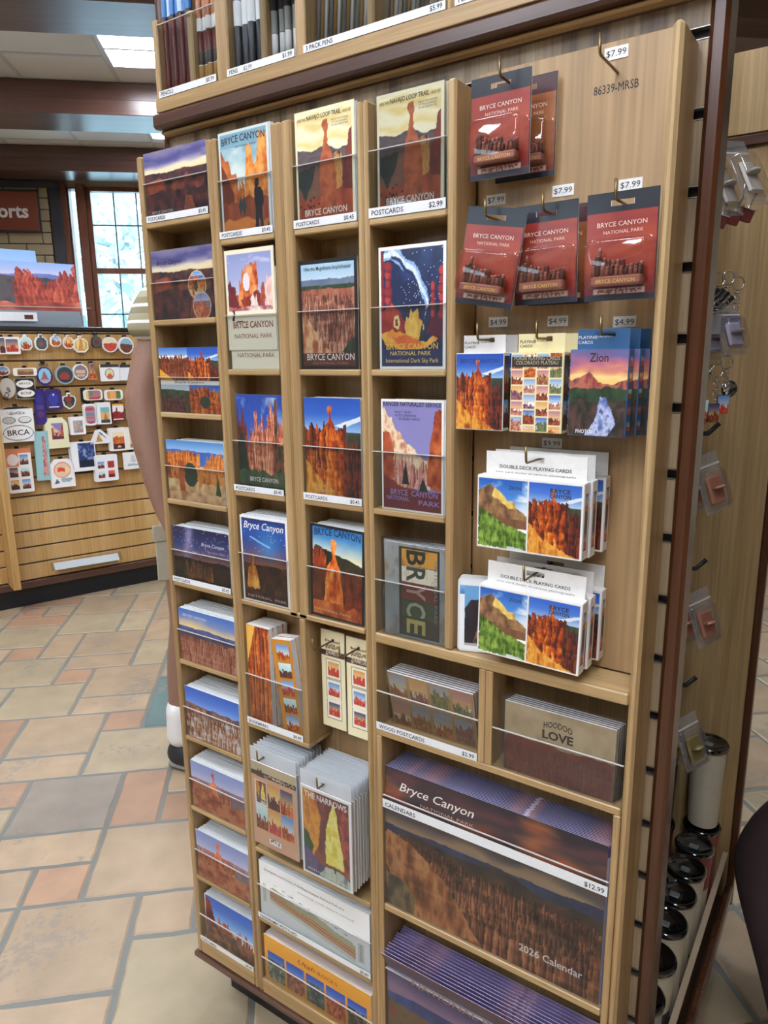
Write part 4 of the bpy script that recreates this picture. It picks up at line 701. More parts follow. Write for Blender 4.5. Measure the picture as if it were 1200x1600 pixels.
def make_mag(lab, tan=False):
    o = thing('souvenir_magnet', lab, 'magnet', group='blister packed canyon magnets'); w, h = .081, .1185
    m = MB(); A = a_magcard(tan=tan); m.holed(-w/2, w/2, 0, .0008, 0, h, WHITE, 0, .1067, .0128, .0032); m.art(A.a, -w/2, 0, w, h, -.0002, ~((np.abs((A.U-.5)*w) < .0128) & (np.abs(A.V*h-.1067) < .0032))); m.text('BRYCE CANYON', 0, .0815, .056, .0052, -.0006, ink('f0dcc8')); m.text('NATIONAL PARK', .002, .0735, .045, .0040, -.0006, ink('ecc8b0')); m.build('backing_card', o)
    m = MB(); dome(m, .074, .056, .022, 0, .040, BLISTER); m.build('blister', o)
    m = MB(); rs = np.random.RandomState(4); m.box(-.029, .029, -.017, -.004, .0155, .0265, FIG, .002)
    for i in range(22):
        x = -.0265+(i % 11)*.0053; hh = (.017-.0007*(i % 11)+.006*rs.rand()+(.013 if i % 11 == 1 else 0)+(.004 if i % 11 == 5 else 0))*(1 if i < 11 else .7); r0 = .0036
        m.lathe([(0, 0), (r0, 0), (r0*.75, hh*.5), (r0*.95, hh*.6), (r0*.5, hh*.8), (r0*.8, hh*.88), (r0*.4, hh), (0, hh)], FIG if i % 3 else FIGD, (x, -.0080 if i < 11 else -.0125, .026), 8)
    m.text('BRYCE CANYON', 0, .0185, .044, .0042, -.0172, ink('d8b05c'), bold=.02); m.build('figure', o); return o
mg = make_mag('red canyon magnet pack hanging alone on the upper row, front'); mg.location = (-.4235, .020, 1.617); mg.rotation_euler = (0, .0, 0)
m2 = make_mag('tan backed magnet pack half hidden behind the upper row front pack', True); m2.location = (-.4035, .052, 1.6170)
dup(mg, (-.4325, -.002, 1.4605), (0, .16, 0), 'tilted red magnet pack at the left of the middle row')
dup(mg, (-.3560, .018, 1.4605), (0, -.02, 0), 'red magnet pack in the centre of the middle row')
dup(m2, (-.3500, .046, 1.4605), (0, 0, 0), 'tan backed magnet pack peeking out behind the centre red one')
dup(mg, (-.2590, -.001, 1.4590), (0, -.01, 0), 'red magnet pack at the right of the middle row')
def make_box(lab, w, h, d, base, art, tabh, tabtext, texts, side, cat='playing cards', group=None, name='card_box'):
    """tuck box with a hanging tab; origin at bottom centre of its front"""
    o = thing(name, lab, cat, group=group); bm_ = plain('box_'+base, base, .4); m = MB(); m.box(-w/2, w/2, 0, d, 0, h, bm_, .0008); m.art(art.a, -w/2+.0008, .0012, w-.0016, h-.0024, -.0002)
    for tx in texts: m.text(tx[0], (tx[1]-.5)*w, tx[2]*h, tx[3]*w, tx[4], -.0006, ink(tx[5]), bold=.015)
    if side is not None:
        s = side.a; m.art(s, 0, 0, 1, 1, fn=lambda u, v: np.stack([np.full(u.size, w/2+.0002), .0015+u*(d-.003), .004+v*(h-.008)], 1))
    m.build('box', o); m = MB(); sl = .018
    cx = -.002 if w < .1 else 0; m.holed(cx-(w-.008)/2, cx+(w-.008)/2, d-.0012, d-.0004, h+.0001, h+tabh, bm_, 0, h+tabh*.72, .0125, .0034)
    for i, t in enumerate(tabtext): m.text(t[0], t[1], h+t[2], t[3], t[4], d-.0017, ink(t[5]), 'L' if t[1] < -.005 else 'C', bold=.01)
    m.build('hang_tab', o); return o
sideW = Art(20, 80, '3c2c28', 71); sideW.inset(a_small(2, 0).a, .1, .1, .9, .4); sideW.inset(a_small(3, 1).a, .1, .5, .9, .9)
pw = make_box('white playing card box with a canyon photo, front left of its row', .0695, .101, .019, 'e8e6e2', a_thorphoto(seed=8), .023, [('PLAYING', -.031, .0115, .021, .0034, '3a3a3a'), ('CARDS', -.031, .006, .016, .0034, '3a3a3a')], [('BRYCE CANYON', .5, .87, .8, .0058, '26407c')], sideW, group='white canyon card boxes')
pw.location = (-.4365, .000, 1.3005); dup(pw, (-.4305, .024, 1.3005), None, 'white playing card box behind the front canyon photo box')
ya = a_gridphotos(72, 100, 4, 5, 'efe2b0', 72, .014)
for i in range(4): ya.a[:, int(i*18):int((i+1)*18)] = np.roll(ya.a[:, int(i*18):int((i+1)*18)], 9 if i % 2 else 0, 0)
ya.rect(.02, .98, .83, .96, '2e2a2a')
py = make_box('cream playing card box covered in a grid of small photos, front centre of its row', .0705, .101, .019, 'efe2b0', ya, .023, [('PLAYING', -.031, .0115, .021, .0036, '2c2620'), ('CARDS', -.031, .006, .017, .0036, '2c2620')], [('PHOTOS', .38, .045, .34, .0048, 'f4f0e8'), ('POKER PLAYING CARDS', .5, .905, .86, .0046, 'b8a888'), ('COLORADO PLATEAU', .5, .85, .8, .0046, 'b8a888')], sideW, group='cream photo grid card boxes')
py.location = (-.3575, .002, 1.3005); dup(py, (-.3500, .026, 1.3005), None, 'cream playing card box behind the front photo grid box')
sz = Art(20, 90, '2a5c94', 73)
for j in range(5): sz.inset(a_small(9+j, j).a, .12, .04+.2*j, .88, .16+.2*j)
pz = make_box('blue playing card box titled Zion, front right of its row', .0710, .104, .020, '3a6898', a_zion(), .024, [('PLAYING', -.0325, .0125, .023, .0038, 'f0f0f0'), ('CARDS', -.0325, .0065, .018, .0038, 'f0f0f0')], [('Zion', .5, .86, .32, .0105, '3a2430'), ('PHOTOS', .3, .035, .3, .0048, 'f4f0f0')], sz, group='blue canyon card boxes')
pz.location = (-.2780, -.001, 1.3000); dup(pz, (-.2715, .0205, 1.3000), None, 'blue playing card box second behind the Zion box'); dup(pz, (-.2650, .0408, 1.3000), None, 'blue playing card box at the back of its hook')
dd = Art(150, 104, 'eceae6', 74); dd.inset(a_zionday().a, .012, .015, .49, .985); dd.inset(a_thorday().a, .505, .015, .985, .985)
sd = Art(16, 80, 'e4e2de', 75); sd.rect(.2, .8, .1, .9, '3a2a28'); sd.inset(a_small(5, 0).a, .2, .65, .8, .88); sd.inset(a_small(6, 1).a, .2, .12, .8, .35)
d1 = make_box('white double deck card box with two photos, front of the upper hook', .1455, .0985, .0195, 'eceae6', dd, .030, [('DOUBLE DECK PLAYING CARDS', 0, .0085, .098, .0046, '3a3634'), ('two card decks of canyon photographs', 0, .0025, .11, .0022, '6a6664')], [('ZION', .37, .84, .12, .0045, '2c3c64'), ('BRYCE', .79, .85, .18, .0055, '2c2a3c'), ('CANYON', .79, .78, .19, .0055, '2c2a3c')], sd, group='double deck card boxes')
d1.location = (-.3540, -.020, 1.1455)
dup(d1, (-.3510, .0015, 1.1455), None, 'double deck card box second on the upper hook'); dup(d1, (-.3460, .0370, 1.1455), None, 'double deck card box at the back of the upper hook')
dup(d1, (-.3510, -.020, .9935), (0, .02, 0), 'white double deck card box with two photos, front of the lower hook')
dup(d1, (-.3480, .0045, .9937), (0, .008, 0), 'double deck card box second on the lower hook'); dup(d1, (-.3435, .0380, .9938), (0, .003, 0), 'double deck card box at the back of the lower hook')
od = Art(60, 110, 'eceef0', 76); od.grad(['3c7cc0', '8cbce0'], .8, .93); od.rect(.14, .86, .06, .93, '6aa4d4'); od.poly([(.14, .1), (.14, .6), (.3, .72), (.55, .74), (.75, .6), (.86, .4), (.86, .1)], ['1c1a24', '2c2630'], (8, 6)); od.poly([(.36, .1), (.5, .4), (.7, .5), (.82, .4), (.84, .1)], ['6c4a34', 'a87c50', '3c2c2c'], (10, 8)); od.rect(.14, .86, .06, .1, 'b0a8b4')
m = MB(); m.prism(rrect(.062, .112, .006, 4, 0, .056), 0, .016, plain('white_plastic_case', 'e6e8ea', .3)); m.art(od.a, -.028, .003, .056, .106, -.0003); pass
tag(m.build('card_case', None, (-.4385, .0150, .9760), (0, .0, .30)), 'white rimmed card case with a dark arch picture, turned aside on the ledge', 'playing cards')
# ================================================================== pen rack on the ledge
penrack = thing('pen_rack', 'oak pen rack with price strips standing on the brown ledge above the postcards', 'display rack', (-.63, .06, 1.8137))
def up2(x0, x1, z1, y0=.045, y1=.0745): return MB().box(x0, x1, y0, y1, 1.8145, z1, OAKZ, .0025).build('upright', penrack, W(penrack))
wbox('front_rail', penrack, -1.087, -.200, .0425, .0455, 1.8140, 1.8350, OAKX, .001); wbox('bottom', penrack, -1.087, -.200, .0458, .0755, 1.8145, 1.8355, OAKX, .001)
wbox('back_panel', penrack, -1.087, -.200, .0725, .0762, 1.836, 2.16, OAKBACK)
up2(-1.087, -1.074, 1.958)
for x0, x1, z1 in ((-.937, -.9095, 2.16), (-.7715, -.7515, 2.16), (-.515, -.507, 2.16), (-.5065, -.499, 2.16), (-.34, -.32, 2.16)): up2(x0, x1, z1)
for x0, x1 in ((-1.0045, -.9915), (-.8435, -.8305), (-.6435, -.6305)): up2(x0, x1, 1.953, .0475)
segs = [(-1.0735, -.9375), (-.909, -.772), (-.751, -.516), (-.4985, -.3405)]
for (x0, x1), l, r in zip(segs, ('PENCILS', 'PENS', '3 PACK PENS', 'PENS'), ('$0.99', '$1.99', '$5.99', '$2.99')):
    front(penrack, x0, x1, 1.8355, .112).location.y += .0435; p = label(penrack, x0-.003, x1+.002, 1.8352, l, r, .0105, y=-.0017, th=.0062)
m = MB(); m.text('$2.99', -.866, 1.8375, None, .0058, .0415, INK); tag(m.build('price_strip', penrack, W(penrack)), 'black price lettering $2.99')
RP = [plain('pencil_red', '6c2c26', .35), plain('pencil_red_dark', '4c2424', .35), plain('pencil_brown', 'a06034', .4), plain('pencil_tan', 'c89a5c', .4)]
PB = plain('pencil_blue', '3a78c0', .35); PSK = plain('pencil_sky', 'b8d4ec', .35); GRN = plain('pen_green', '5a8878', .4); PGR = plain('pen_grey', '9a9c98', .35)
def pencil(k, label, x, kind, group):
    m = MB(); c = (x, .0605+.003*(k % 2), 1.8362)
    if kind == 'red': m.lathe([(0, 0), (.0053, 0), (.0053, .03), (.0053, .122), (.0053, .126), (.0053, .165), (.0008, .19), (0, .19)], RP[0], c, 6, [RP[2], RP[0], RP[k % 2], BLACKM, [PB, PSK, PB][k % 3], [PSK, PB][k % 2], PSK])
    elif kind == 'brown': m.lathe([(0, 0), (.0052, 0), (.0052, .035), (.0054, .036), (.0054, .055), (.0052, .056), (.0052, .085), (.0056, .086), (.0052, .105), (.0052, .16), (0, .17)], RP[2], c, 8, [RP[3], RP[3], WHITE, plain('pen_black_art', '3c342e', .4), RP[2], RP[0], GRN, WHITE, RP[2], RP[2]])
    elif kind == 'pen': m.lathe([(0, 0), (.0068, 0), (.0073, .004), (.0073, .072), (.0068, .073), (.0068, .108), (.0055, .109), (.0052, .15), (0, .155)], BLACKM, c, 12, [BLACKM, BLACKM, BLACKM, BLACKM, WHITE, WHITE, [PB, RP[0], RP[2], PB, RP[0]][k % 5], [PB, RP[0], RP[2], PB, RP[0]][k % 5]])
    else: m.lathe([(0, 0), (.0052, 0), (.0052, .045), (.0052, .046), (.0052, .075), (.0062, .076), (.0062, .12), (.005, .125), (0, .14)], PGR, c, 12, [WHITE, WHITE, plain('pen_art', '5c5048', .4), PGR, PGR, BLACKM, GRN if k % 2 else PGR, PGR])
    o = m.build('pencil' if kind in ('red', 'brown') else 'pen'); tag(o, label, 'pencil' if kind in ('red', 'brown') else 'pen', group); return o
ordn = ['first', 'second', 'third', 'fourth', 'fifth', 'sixth', 'seventh', 'eighth', 'ninth', 'tenth']
for k in range(7): pencil(k, 'red canyon pencil with blue top, %s from the left end of the rack' % ordn[k], -1.0690+k*.0098, 'red', 'red canyon pencils')
for k in range(5): pencil(k, 'brown patterned pencil, %s to the right of the red pencils' % ordn[k], -.9860+k*.0104, 'brown', 'brown patterned pencils')
for k in range(4): pencil(k, 'black gripped pen with white label, %s from the left of its bin' % ordn[k], -.9000+k*.0150, 'pen', 'black gripped pens')
for k in range(4): pencil(k, 'grey lettered pen, %s from the left of its bin' % ordn[k], -.8235+k*.0135, 'grey', 'grey lettered pens')
for k in range(7):
    x = (-.742+k*.0235) if k < 4 else (-.620+(k-4)*.028); o = thing('pen_pack', 'three pen pack in a clear sleeve, %s from the left of the wide bin' % ordn[k], 'pen pack', (x+.011, .060, 1.8362), (0, .07, 0), 'three pen packs')
    m = MB(); m.box(-.0105, .0105, -.0085, -.0080, 0, .185, SLEEVE); m.box(-.0105, .0105, .006, .0065, 0, .185, plain('pack_grey_card', 'b0a898', .5)); m.build('sleeve', o)
    for j in range(3): MB().lathe([(0, .004), (.0030, .004), (.0030, .10), (.0034, .101), (.0034, .15), (0, .16)], PGR, (-.0066+j*.0066, -.001, 0), 8, [WHITE, [PGR, RP[3], WHITE][j], BLACKM, PGR, PGR]).build('pen', o)

# ================================================================== the niche at the right side
def frame(o, c, wv, dv):
    w = Vector(wv).normalized(); d = Vector(dv); d = (d-w*d.dot(w)).normalized(); n = w.cross(-d).normalized()
    M = Matrix.Identity(4)
    for i in range(3): M[i][0] = w[i]; M[i][1] = -n[i]; M[i][2] = -d[i]; M[i][3] = c[i]
    o.matrix_world = M
PINKC = plain('pink_trinket', 'b8806c', .35, .3); OLIVE = plain('olive_trinket', '8c8250', .4, .2)
def pack(label, c, wv, dv, w=.052, h=.088, inner=PINKC, group='clear trinket packs'):
    o = thing('keychain_pack', label, 'keychain pack', group=group)
    m = MB(); m.box(-w/2, w/2, 0, .0012, -h/2, h/2, PACKF); m.box(-w/2, w/2, -.0008, 0, h*.28, h*.31, ACREDGE); m.build('backing', o)
    m = MB(); dome(m, w*.86, h*.68, .016, 0, -h*.1, BLISTER, .008); m.build('blister', o)
    m = MB(); m.box(-w*.3, w*.3, -.008, -.001, -h*.36, h*.12, inner, .003); m.lathe([(0, 0), (.011, 0), (.012, .003), (0, .004)], inner, (0, -.009, -h*.1), 14); m.build('trinket', o)
    frame(o, c, wv, dv); return o
WV, DV = (.03, .05, .012), (.026, .0, -.085)
for nm, c, inn in (('upper', (-.2, .345, 1.197), PINKC), ('middle', (-.2, .375, .963), PINKC), ('lower', (-.2, .365, .738), OLIVE)):
    pack('clear pack with a trinket on the %s hook of the side niche, front' % nm, c, WV, DV, .052, .094, inn)
    pack('clear pack on the %s hook of the side niche, second one in' % nm, (c[0]-.034, c[1]+.0, c[2]-.007), WV, DV, .052, .094, inn)
    pack('clear pack on the %s hook of the side niche, third one in' % nm, (c[0]-.068, c[1]+.0, c[2]-.012), WV, DV, .052, .094, inn)
for k in range(2): pack(['thick clear display case hanging at the top of the side niche', 'second thick clear case behind the top one'][k], (-.192-.03*k, .350, 1.652-.012*k), (.03, .05, .004), (.05, 0, -.085), .046, .105, plain('case_grey', 'b4b0a8', .3), 'clear display cases')
for k in range(2): pack(['tall clear trinket case below the small keychains', 'second tall clear case left of the first'][k], (-.196-.03*k, .370, 1.432-.008*k), (.03, .05, .002), (.032, 0, -.085), .050, .078, plain('case_blue', '9c9cb0', .3), 'tall clear cases')
def hk(label, z, y, x1=-.215):
    m = MB(); m.tube([(-.424, y, z-.008), (x1-.03, y, z), (x1, y, z+.004), (x1+.014, y+.006, z+.020)], .0042, BLACKM, 6); return tag(m.build('display_hook'), label, 'hook', 'black niche hooks')
for i, (z, y) in enumerate(((1.466, .27), (1.468, .31), (1.466, .35), (1.462, .39), (1.268, .37), (1.046, .36), (.838, .36))):
    hk('black display hook in the side niche, %s' % ['leftmost of four above the small keychains', 'second of four above the small keychains', 'third of four above the small keychains', 'rightmost of four above the small keychains', 'above the upper pink trinket packs', 'above the middle trinket packs', 'above the olive trinket packs', 'holding the top clear cases'][i], z, y)
def keychain(label, c, art, w=.020, h=.030, n=5, group='small metal keychains'):
    o = thing('keychain', label, 'keychain', c, (0, 0, .75), group); m = MB()
    for i in range(n):
        a = 2*PI; pts = [(math.cos(2*PI*k/10)*.0042, math.sin(2*PI*k/10)*.0042*(.4 if i % 2 else 1), h/2+.006+i*.0075+(math.sin(2*PI*k/10)*.0042 if i % 2 else 0)) for k in range(11)]; m.tube(pts, .0009, CHROME, 5)
    m.tube([(math.cos(2*PI*k/14)*.010, 0, h/2+.050+math.sin(2*PI*k/14)*.010) for k in range(15)], .0011, CHROME, 5); m.build('chain', o)
    m = MB(); m.box(-w/2, w/2, 0, .003, -h/2, h/2, CHROME, .0008); m.art(art.a, -w/2+.001, -h/2+.001, w-.002, h-.002, -.0003); m.build('charm', o); return o
kc = [('bright canyon picture keychain with a red tower', (-.196, .405, 1.437), a_thorphoto(24, 36, 90)), ('grey metal keychain beside the bright picture one', (-.214, .345, 1.440), Art(20, 30, '8c8c90')), ('blue edged metal keychain left of the bright picture one', (-.206, .375, 1.444), Art(20, 30, '6a7490')), ('small picture keychain with green scene below the tall cases', (-.198, .375, 1.318), a_small(3, 0)), ('small orange picture keychain below the tall cases', (-.208, .360, 1.305), a_small(7, 1)), ('dark picture keychain at the left below the tall cases', (-.222, .345, 1.312), a_small(9, 2)), ('orange keychain next to the dark picture keychain', (-.228, .375, 1.300), a_small(12, 1))]
for l, c, a in kc: keychain(l, c, a)
for k in range(3):
    o = thing('cube_charm', ['rosy cube charm below the top clear cases, right one', 'rosy cube charm below the top clear cases, middle one', 'rosy cube charm below the top clear cases, left one'][k], 'charm', (-.192-.016*k, .385-.01*k, 1.598-.004*k), (.2, .3, .6), 'rosy cube charms')
    m = MB(); m.box(-.0085, .0085, -.0085, .0085, -.0085, .0085, plain('rosy_charm', '9c4c4c', .3, .2), .001); m.box(-.0095, .0095, -.0095, .0095, .0086, .0100, CHROME); m.build('cube', o); MB().tube([(0, 0, .010), (.002, 0, .03), (-.004, 0, .05)], .0012, CHROME, 5).build('chain', o)
m = MB(); m.lathe([(0, 0), (.0125, 0), (.0135, .001), (.0135, .002), (0, .0025)], WHITE, n=20, mats=[WHITE, CHROME, CHROME, CHROME])
for i in range(5): m.box(-.006+i*.0026, -.0048+i*.0026, -.004, .004, -.0006, -.0001, INK)
o = tag(m.build('ring_tag'), 'round white barcode tag hanging among the chains', 'tag'); frame(o, (-.196, .400, 1.341), (.6, -.5, 0), (0, 0, -1)); o.rotation_euler = (PI/2, 0, .7)
fr_ = MB(); A = Art(20, 34, 'b09878'); fr_.box(-.018, .018, 0, .004, -.032, .032, ACREDGE, .001); fr_.art(A.a, -.014, -.028, .028, .056, -.0003); tag(fr_.build('photo_frame_charm', None, (-.219, .27, 1.105), (0, .1, .9)), 'narrow clear framed tag between the upper and middle packs', 'framed tag')
# tumblers on the niche shelf
CREAM = plain('tumbler_cream', 'c9bfa8', .4, bump=.1); TRED = plain('tumbler_red', '8c3c3c', .4); TDK = plain('tumbler_dark', '2a2630', .35); LIDB = plain('lid_black_clear', '0c0d10', .08, 0, .8, coat=1)
def tumbler(label, c, body, h=.205, r=.039, group='lidded tumblers on the niche shelf'):
    o = thing('tumbler', label, 'tumbler', c, (0, 0, 0), group); b0, b1 = body
    MB().lathe([(0, 0), (r*.80, 0), (r*.82, .006), (r*.84, .018), (r*.9, h*.5), (r*.98, h*.9), (r*.98, h*.905), (0, h*.906)], b0, n=30, mats=[CHROME, CHROME, b0, b0, b1, b0, b0]).build('cup', o)
    lid_ = MB().lathe([(r*.99, h*.906), (r*1.05, h*.91), (r*1.06, h*.945), (r*1.0, h*.96), (r*.93, h*.962), (r*.90, h*.945), (r*.3, h*.94), (0, h*.94)], LIDB, n=30).build('lid', o)
    MB().box(-r*.25, r*.25, -r*.45, -r*.05, h*.9415, h*.962, plain('lid_slider', '70747a', .25), .002).build('slider', lid_); return o
for i, (c, b) in enumerate((((-.2215, .650, .1515), (CREAM, TRED)), ((-.2215, .565, .1515), (CREAM, CREAM)), ((-.2230, .478, .1515), (CREAM, CREAM)), ((-.2215, .390, .1515), (CREAM, CREAM)), ((-.2200, .292, .1515), (TDK, CREAM)), ((-.2185, .200, .1515), (TRED, PGR)), ((-.2220, .733, .1515), (TRED, TRED)), ((-.312, .690, .1515), (TDK, TRED)), ((-.312, .600, .1515), (TDK, TDK)), ((-.312, .510, .1515), (TDK, TDK)))):
    tumbler(['cream and red tumbler, second from the back of the front row', 'cream tumbler, third from the back of the front row', 'cream tumbler, fourth from the back of the front row', 'cream tumbler, fifth from the back of the front row', 'dark based tumbler, second from the front of the row', 'reddish grey tumbler nearest the brown edge trim', 'red tumbler at the back of the front row under the tall cream one', 'dark and red tumbler at the back of the inner row', 'dark tumbler in the middle of the inner row', 'dark tumbler at the front of the inner row'][i], c, b, r=.0385)
tumbler('tall cream tumbler with fine text lines stacked on top of another tumbler at the back', (-.222, .733, .3496), (CREAM, CREAM), .212, .0385)
tumbler('dark tumbler stacked on the inner row beside the tall cream one', (-.312, .690, .3496), (TDK, TDK), .20, .0385)

# ================================================================== sticker gondola at the left
AZ = R(18.6); GD = Vector((math.sin(AZ), math.cos(AZ), 0)); GN = Vector((math.cos(AZ), -math.sin(AZ), 0)); GA = Vector((-3.997, 1.109, 0))
GROT = math.atan2(GD.y, GD.x)          # local x runs along the face, local -y faces the shop
def gat(s, z, off=0.): p = GA+GD*s+GN*off; return (p.x, p.y, z)
gon = thing('sticker_gondola', 'pale oak slotted gondola full of hanging stickers with a black base, behind the browsing man', 'display stand', gat(0, 0), (0, 0, GROT))
def gbox(name, x0, x1, y0, y1, z0, z1, mat, b=.002): return MB().box(x0, x1, y0, y1, z0, z1, mat, b).build(name, gon)
gbox('base', -.9, 1.8, .01, .55, 0, .104, KICK); gbox('brown_skirt', -.9, 1.8, -.012, .57, .105, .150, BROWNX, .004)
m = MB(); m.box(-.9, 1.8, .008, .03, .151, 1.555, plain('slot_dark', '4a4238', .6)); zs = [1.555, 1.541, 1.393, 1.247, 1.097, .972, .858, .745, .64, .54, .44, .345, .25, .151]
for a, b in zip(zs[:-1], zs[1:]): m.box(-.9, 1.8, 0, .012, b+.0045, a-.0045, OAKGON, .002)
m.build('slatted_panel', gon); gbox('top_rail', -.9, 1.8, -.006, .57, 1.5565, 1.578, plain('dark_top', '2c2a2a', .35)); gbox('body', -.9, 1.8, .031, .54, .151, 1.555, OAKGON)
gbox('end_panel', .060, .100, -.16, -.0005, .151, 1.555, OAKGON, .003)
o = thing('price_tray', 'clear sign holder with a white card lying low on the gondola face', 'sign holder', gat(.49, .186, .012), (-.7, .012, GROT)); MB().box(-.205, .205, -.040, -.037, -.020, .034, ACR).build('holder', o); MB().box(-.185, .185, -.036, -.0345, -.018, .030, WHITE).build('card', o); MB().box(-.175, .175, -.0335, -.004, -.018, -.0165, ACR).build('arm', o)
def ellp(w, h, n=26, cz=0): return [(w/2*math.cos(2*PI*k/n), cz+h/2*math.sin(2*PI*k/n)) for k in range(n)]
def sticker(label, s, z, w, h, shape, art, bg=WHITE, pad=.08, off=.040, stackn=2, text=None, group='stickers on the gondola', tilt=0., top=False, hk_=True, name='sticker'):
    o = thing(name, label, 'sticker', gat(s, z, off), (0, tilt, GROT), group); m = MB()
    P = shape(w, h)
    for k in range(stackn): m.prism([(x-.003*k, zz) for x, zz in P], k*.007, k*.007+.0012, bg)
    if art is not None:
        a = np.asarray(art.a); H_, W_ = a.shape[:2]; px = [(p[0]*(1-pad*2)/w+.5, p[1]*(1-pad*2)/h+.5) for p in P]; u = (np.arange(W_)+.5)/W_; v = (np.arange(H_)+.5)/H_; U, V = np.meshgrid(u, v); mk = np.zeros(U.shape, bool)
        for i in range(len(px)):
            (ax, ay), (b_, by) = px[i], px[(i+1) % len(px)]
            if ay != by: mk ^= ((ay > V) != (by > V)) & (U < (b_-ax)*(V-ay)/(by-ay)+ax)
        m.art(a, -w/2, -h/2, w, h, -.0004, mk, ARTM)
    if text:
        for t in text: m.text(t[0], t[1], t[2], t[3], t[4], -.0008, ink(t[5]), bold=.012, rot=t[6] if len(t) > 6 else 0)
    m.build('card', o)
    if hk_: MB().box(-.010, .010, .012, off-.002, h/2-.004, h/2+.012, BLACKM, .002).build('hook', o)
    return o
rec = lambda w, h: rrect(w, h, min(w, h)*.06, 2); rnd = lambda w, h: rrect(w, h, min(w, h)*.25, 4); el = lambda w, h: ellp(w, h)
tagsh = lambda w, h: [(-w/2, -h/2), (w/2, -h/2), (w/2, h*.30), (w*.28, h/2), (-w*.28, h/2), (-w/2, h*.30)]
tri = lambda w, h: [(-w/2, -h/2), (w*.3, -h/2), (w/2, -h*.22), (w*.28, h*.1), (0, h/2), (-w*.2, h*.42), (-w*.36, -h*.1)]
domes = lambda w, h: [(-w/2, -h*.30), (-w*.25, -h/2), (w*.25, -h/2), (w/2, -h*.30), (w/2, h*.1), (w*.3, h*.3), (w*.1, h*.34), (w*.1, h/2), (-w*.14, h/2), (-w*.14, h*.34), (-w*.36, h*.26), (-w/2, h*.05)]
shield = lambda w, h: [(0, -h/2), (w*.34, -h*.3), (w/2, .06*h), (w*.4, h*.28), (w*.1, h*.34), (w*.1, h/2), (-w*.1, h/2), (-w*.1, h*.34), (-w*.42, h*.28), (-w/2, .06*h), (-w*.36, -h*.3)]
PURP = plain('purple_card', '382a78', .4); CRM = plain('cream_card', 'ece6bc', .5); TEAL = plain('teal_card', '98c8c8', .5); PEACH = plain('peach_card', 'd89070', .5); DGREY = plain('dark_grey_card', '34363a', .5)
S = a_small
def framed(bg, art, x0, y0, x1, y1, w=44, h=60): return Art(w, h, bg).inset(art.a, x0, y0, x1, y1)
sticker('narrow red photo card at the left edge of the top sticker row', .172, 1.475, .030, .090, rec, S(1, 1))
sticker('white framed card with a blue and red night scene, top row', .220, 1.475, .078, .091, rec, S(2, 1), pad=.13)
sticker('small dome sticker of grey blue peaks, top row', .290, 1.492, .062, .085, domes, S(3, 2)); sticker('small dark round sticker with a barcode tab, top row', .368, 1.493, .064, .088, domes, S(4, 1).put(np.ones((30, 26), bool), '4c5458').ell(.5, .4, .2, .15, '8c4c48'))
sticker('small white shirt shaped sticker with blue picture, top row', .444, 1.503, .056, .068, domes, S(5, 0)); sticker('small hiker boot shaped white sticker, top row', .511, 1.495, .057, .076, domes, S(6, 3)); sticker('golden round hoodoo sticker, top row', .576, 1.483, .079, .094, domes, Art(30, 34, 'd8b058', 5).ell(.5, .5, .3, .4, 'ecd088').poly([(.3, .1), (.45, .8), (.6, .8), (.7, .1)], ['b87838', 'e0a868']))
sticker('small dark grey round sticker with dull red centre, top row', .664, 1.499, .054, .077, domes, Art(24, 30, '54504e').ell(.5, .45, .25, .2, '6c2c34'), DGREY); sticker('white oval sticker with bright red canyon, top row', .739, 1.479, .089, .088, el, Art(30, 30, 'e8d8b0', 6).ridge(.6, .06, 4, ['a83028', 'd05040'], 1)); sticker('white round sticker with brown slope partly behind the arm, top row', .831, 1.474, .087, .099, el, Art(30, 34, '8cb8cc', 7).ridge(.55, .1, 2, ['5c3424', '7c4830'], 1))
sticker('white oval pair sticker at the left edge, second row', .160, 1.341, .069, .053, el, S(8, 0)); sticker('long low arch sticker, second row', .271, 1.334, .116, .043, rnd, Art(40, 16, 'b08858', 8).ridge(.6, .2, 5, ['6c4828', '98683c'], 1), pad=.14)
sticker('thick round patch with a blue sky and purple rim', .367, 1.316, .080, .126, lambda w, h: ellp(w, h*.8, 26, -h*.06)[:], Art(30, 40, '6c3c5c', 9).ell(.5, .5, .42, .36, '8cc4e0').poly([(.2, .25), (.5, .7), (.8, .25)], ['8c5c6c', 'a87470']).rect(.1, .9, .2, .3, 'c8a0a0'), PURP, text=[('BRYCE', 0, .048, .05, .014, '3c3444')])
sticker('large teal round sticker with a dark red centre', .473, 1.313, .101, .105, el, Art(34, 34, '2c4448', 10).ell(.5, .45, .28, .2, '9c3c38').poly([(0, 0), (1, 0), (1, .25), (0, .25)], '24343c'), plain('grey_rim', 'a4aaac', .5)); sticker('pink and grey round sticker, second row', .560, 1.327, .085, .091, el, Art(30, 30, '8c7c84', 11).rect(.2, .8, .45, .62, 'dcb0a0').rect(.25, .75, .25, .36, 'c8b890'))
sticker('slim red tower sticker, second row', .625, 1.329, .046, .092, lambda w, h: [(-w/2, -h/2), (w/2, -h/2), (w*.2, h*.2), (w*.2, h/2), (-w*.25, h/2), (-w*.25, h*.1)], S(12, 1), PEACH); sticker('white square card with a badge and dark top, left of two', .724, 1.319, .107, .097, rec, Art(40, 36, 'eceef0').rect(0, 1, .84, 1, '34363a').ell(.48, .45, .25, .32, '9c7468').ell(.48, .45, .21, .28, 'd8d4a8').poly([(.28, .25), (.48, .5), (.68, .3), (.5, .14)], 'c85a38'), pad=.0); sticker('white square card with a badge beside the arm, right of two', .815, 1.318, .070, .092, rec, Art(30, 36, 'e8eaee').rect(0, 1, .84, 1, '34363a'), pad=.0)
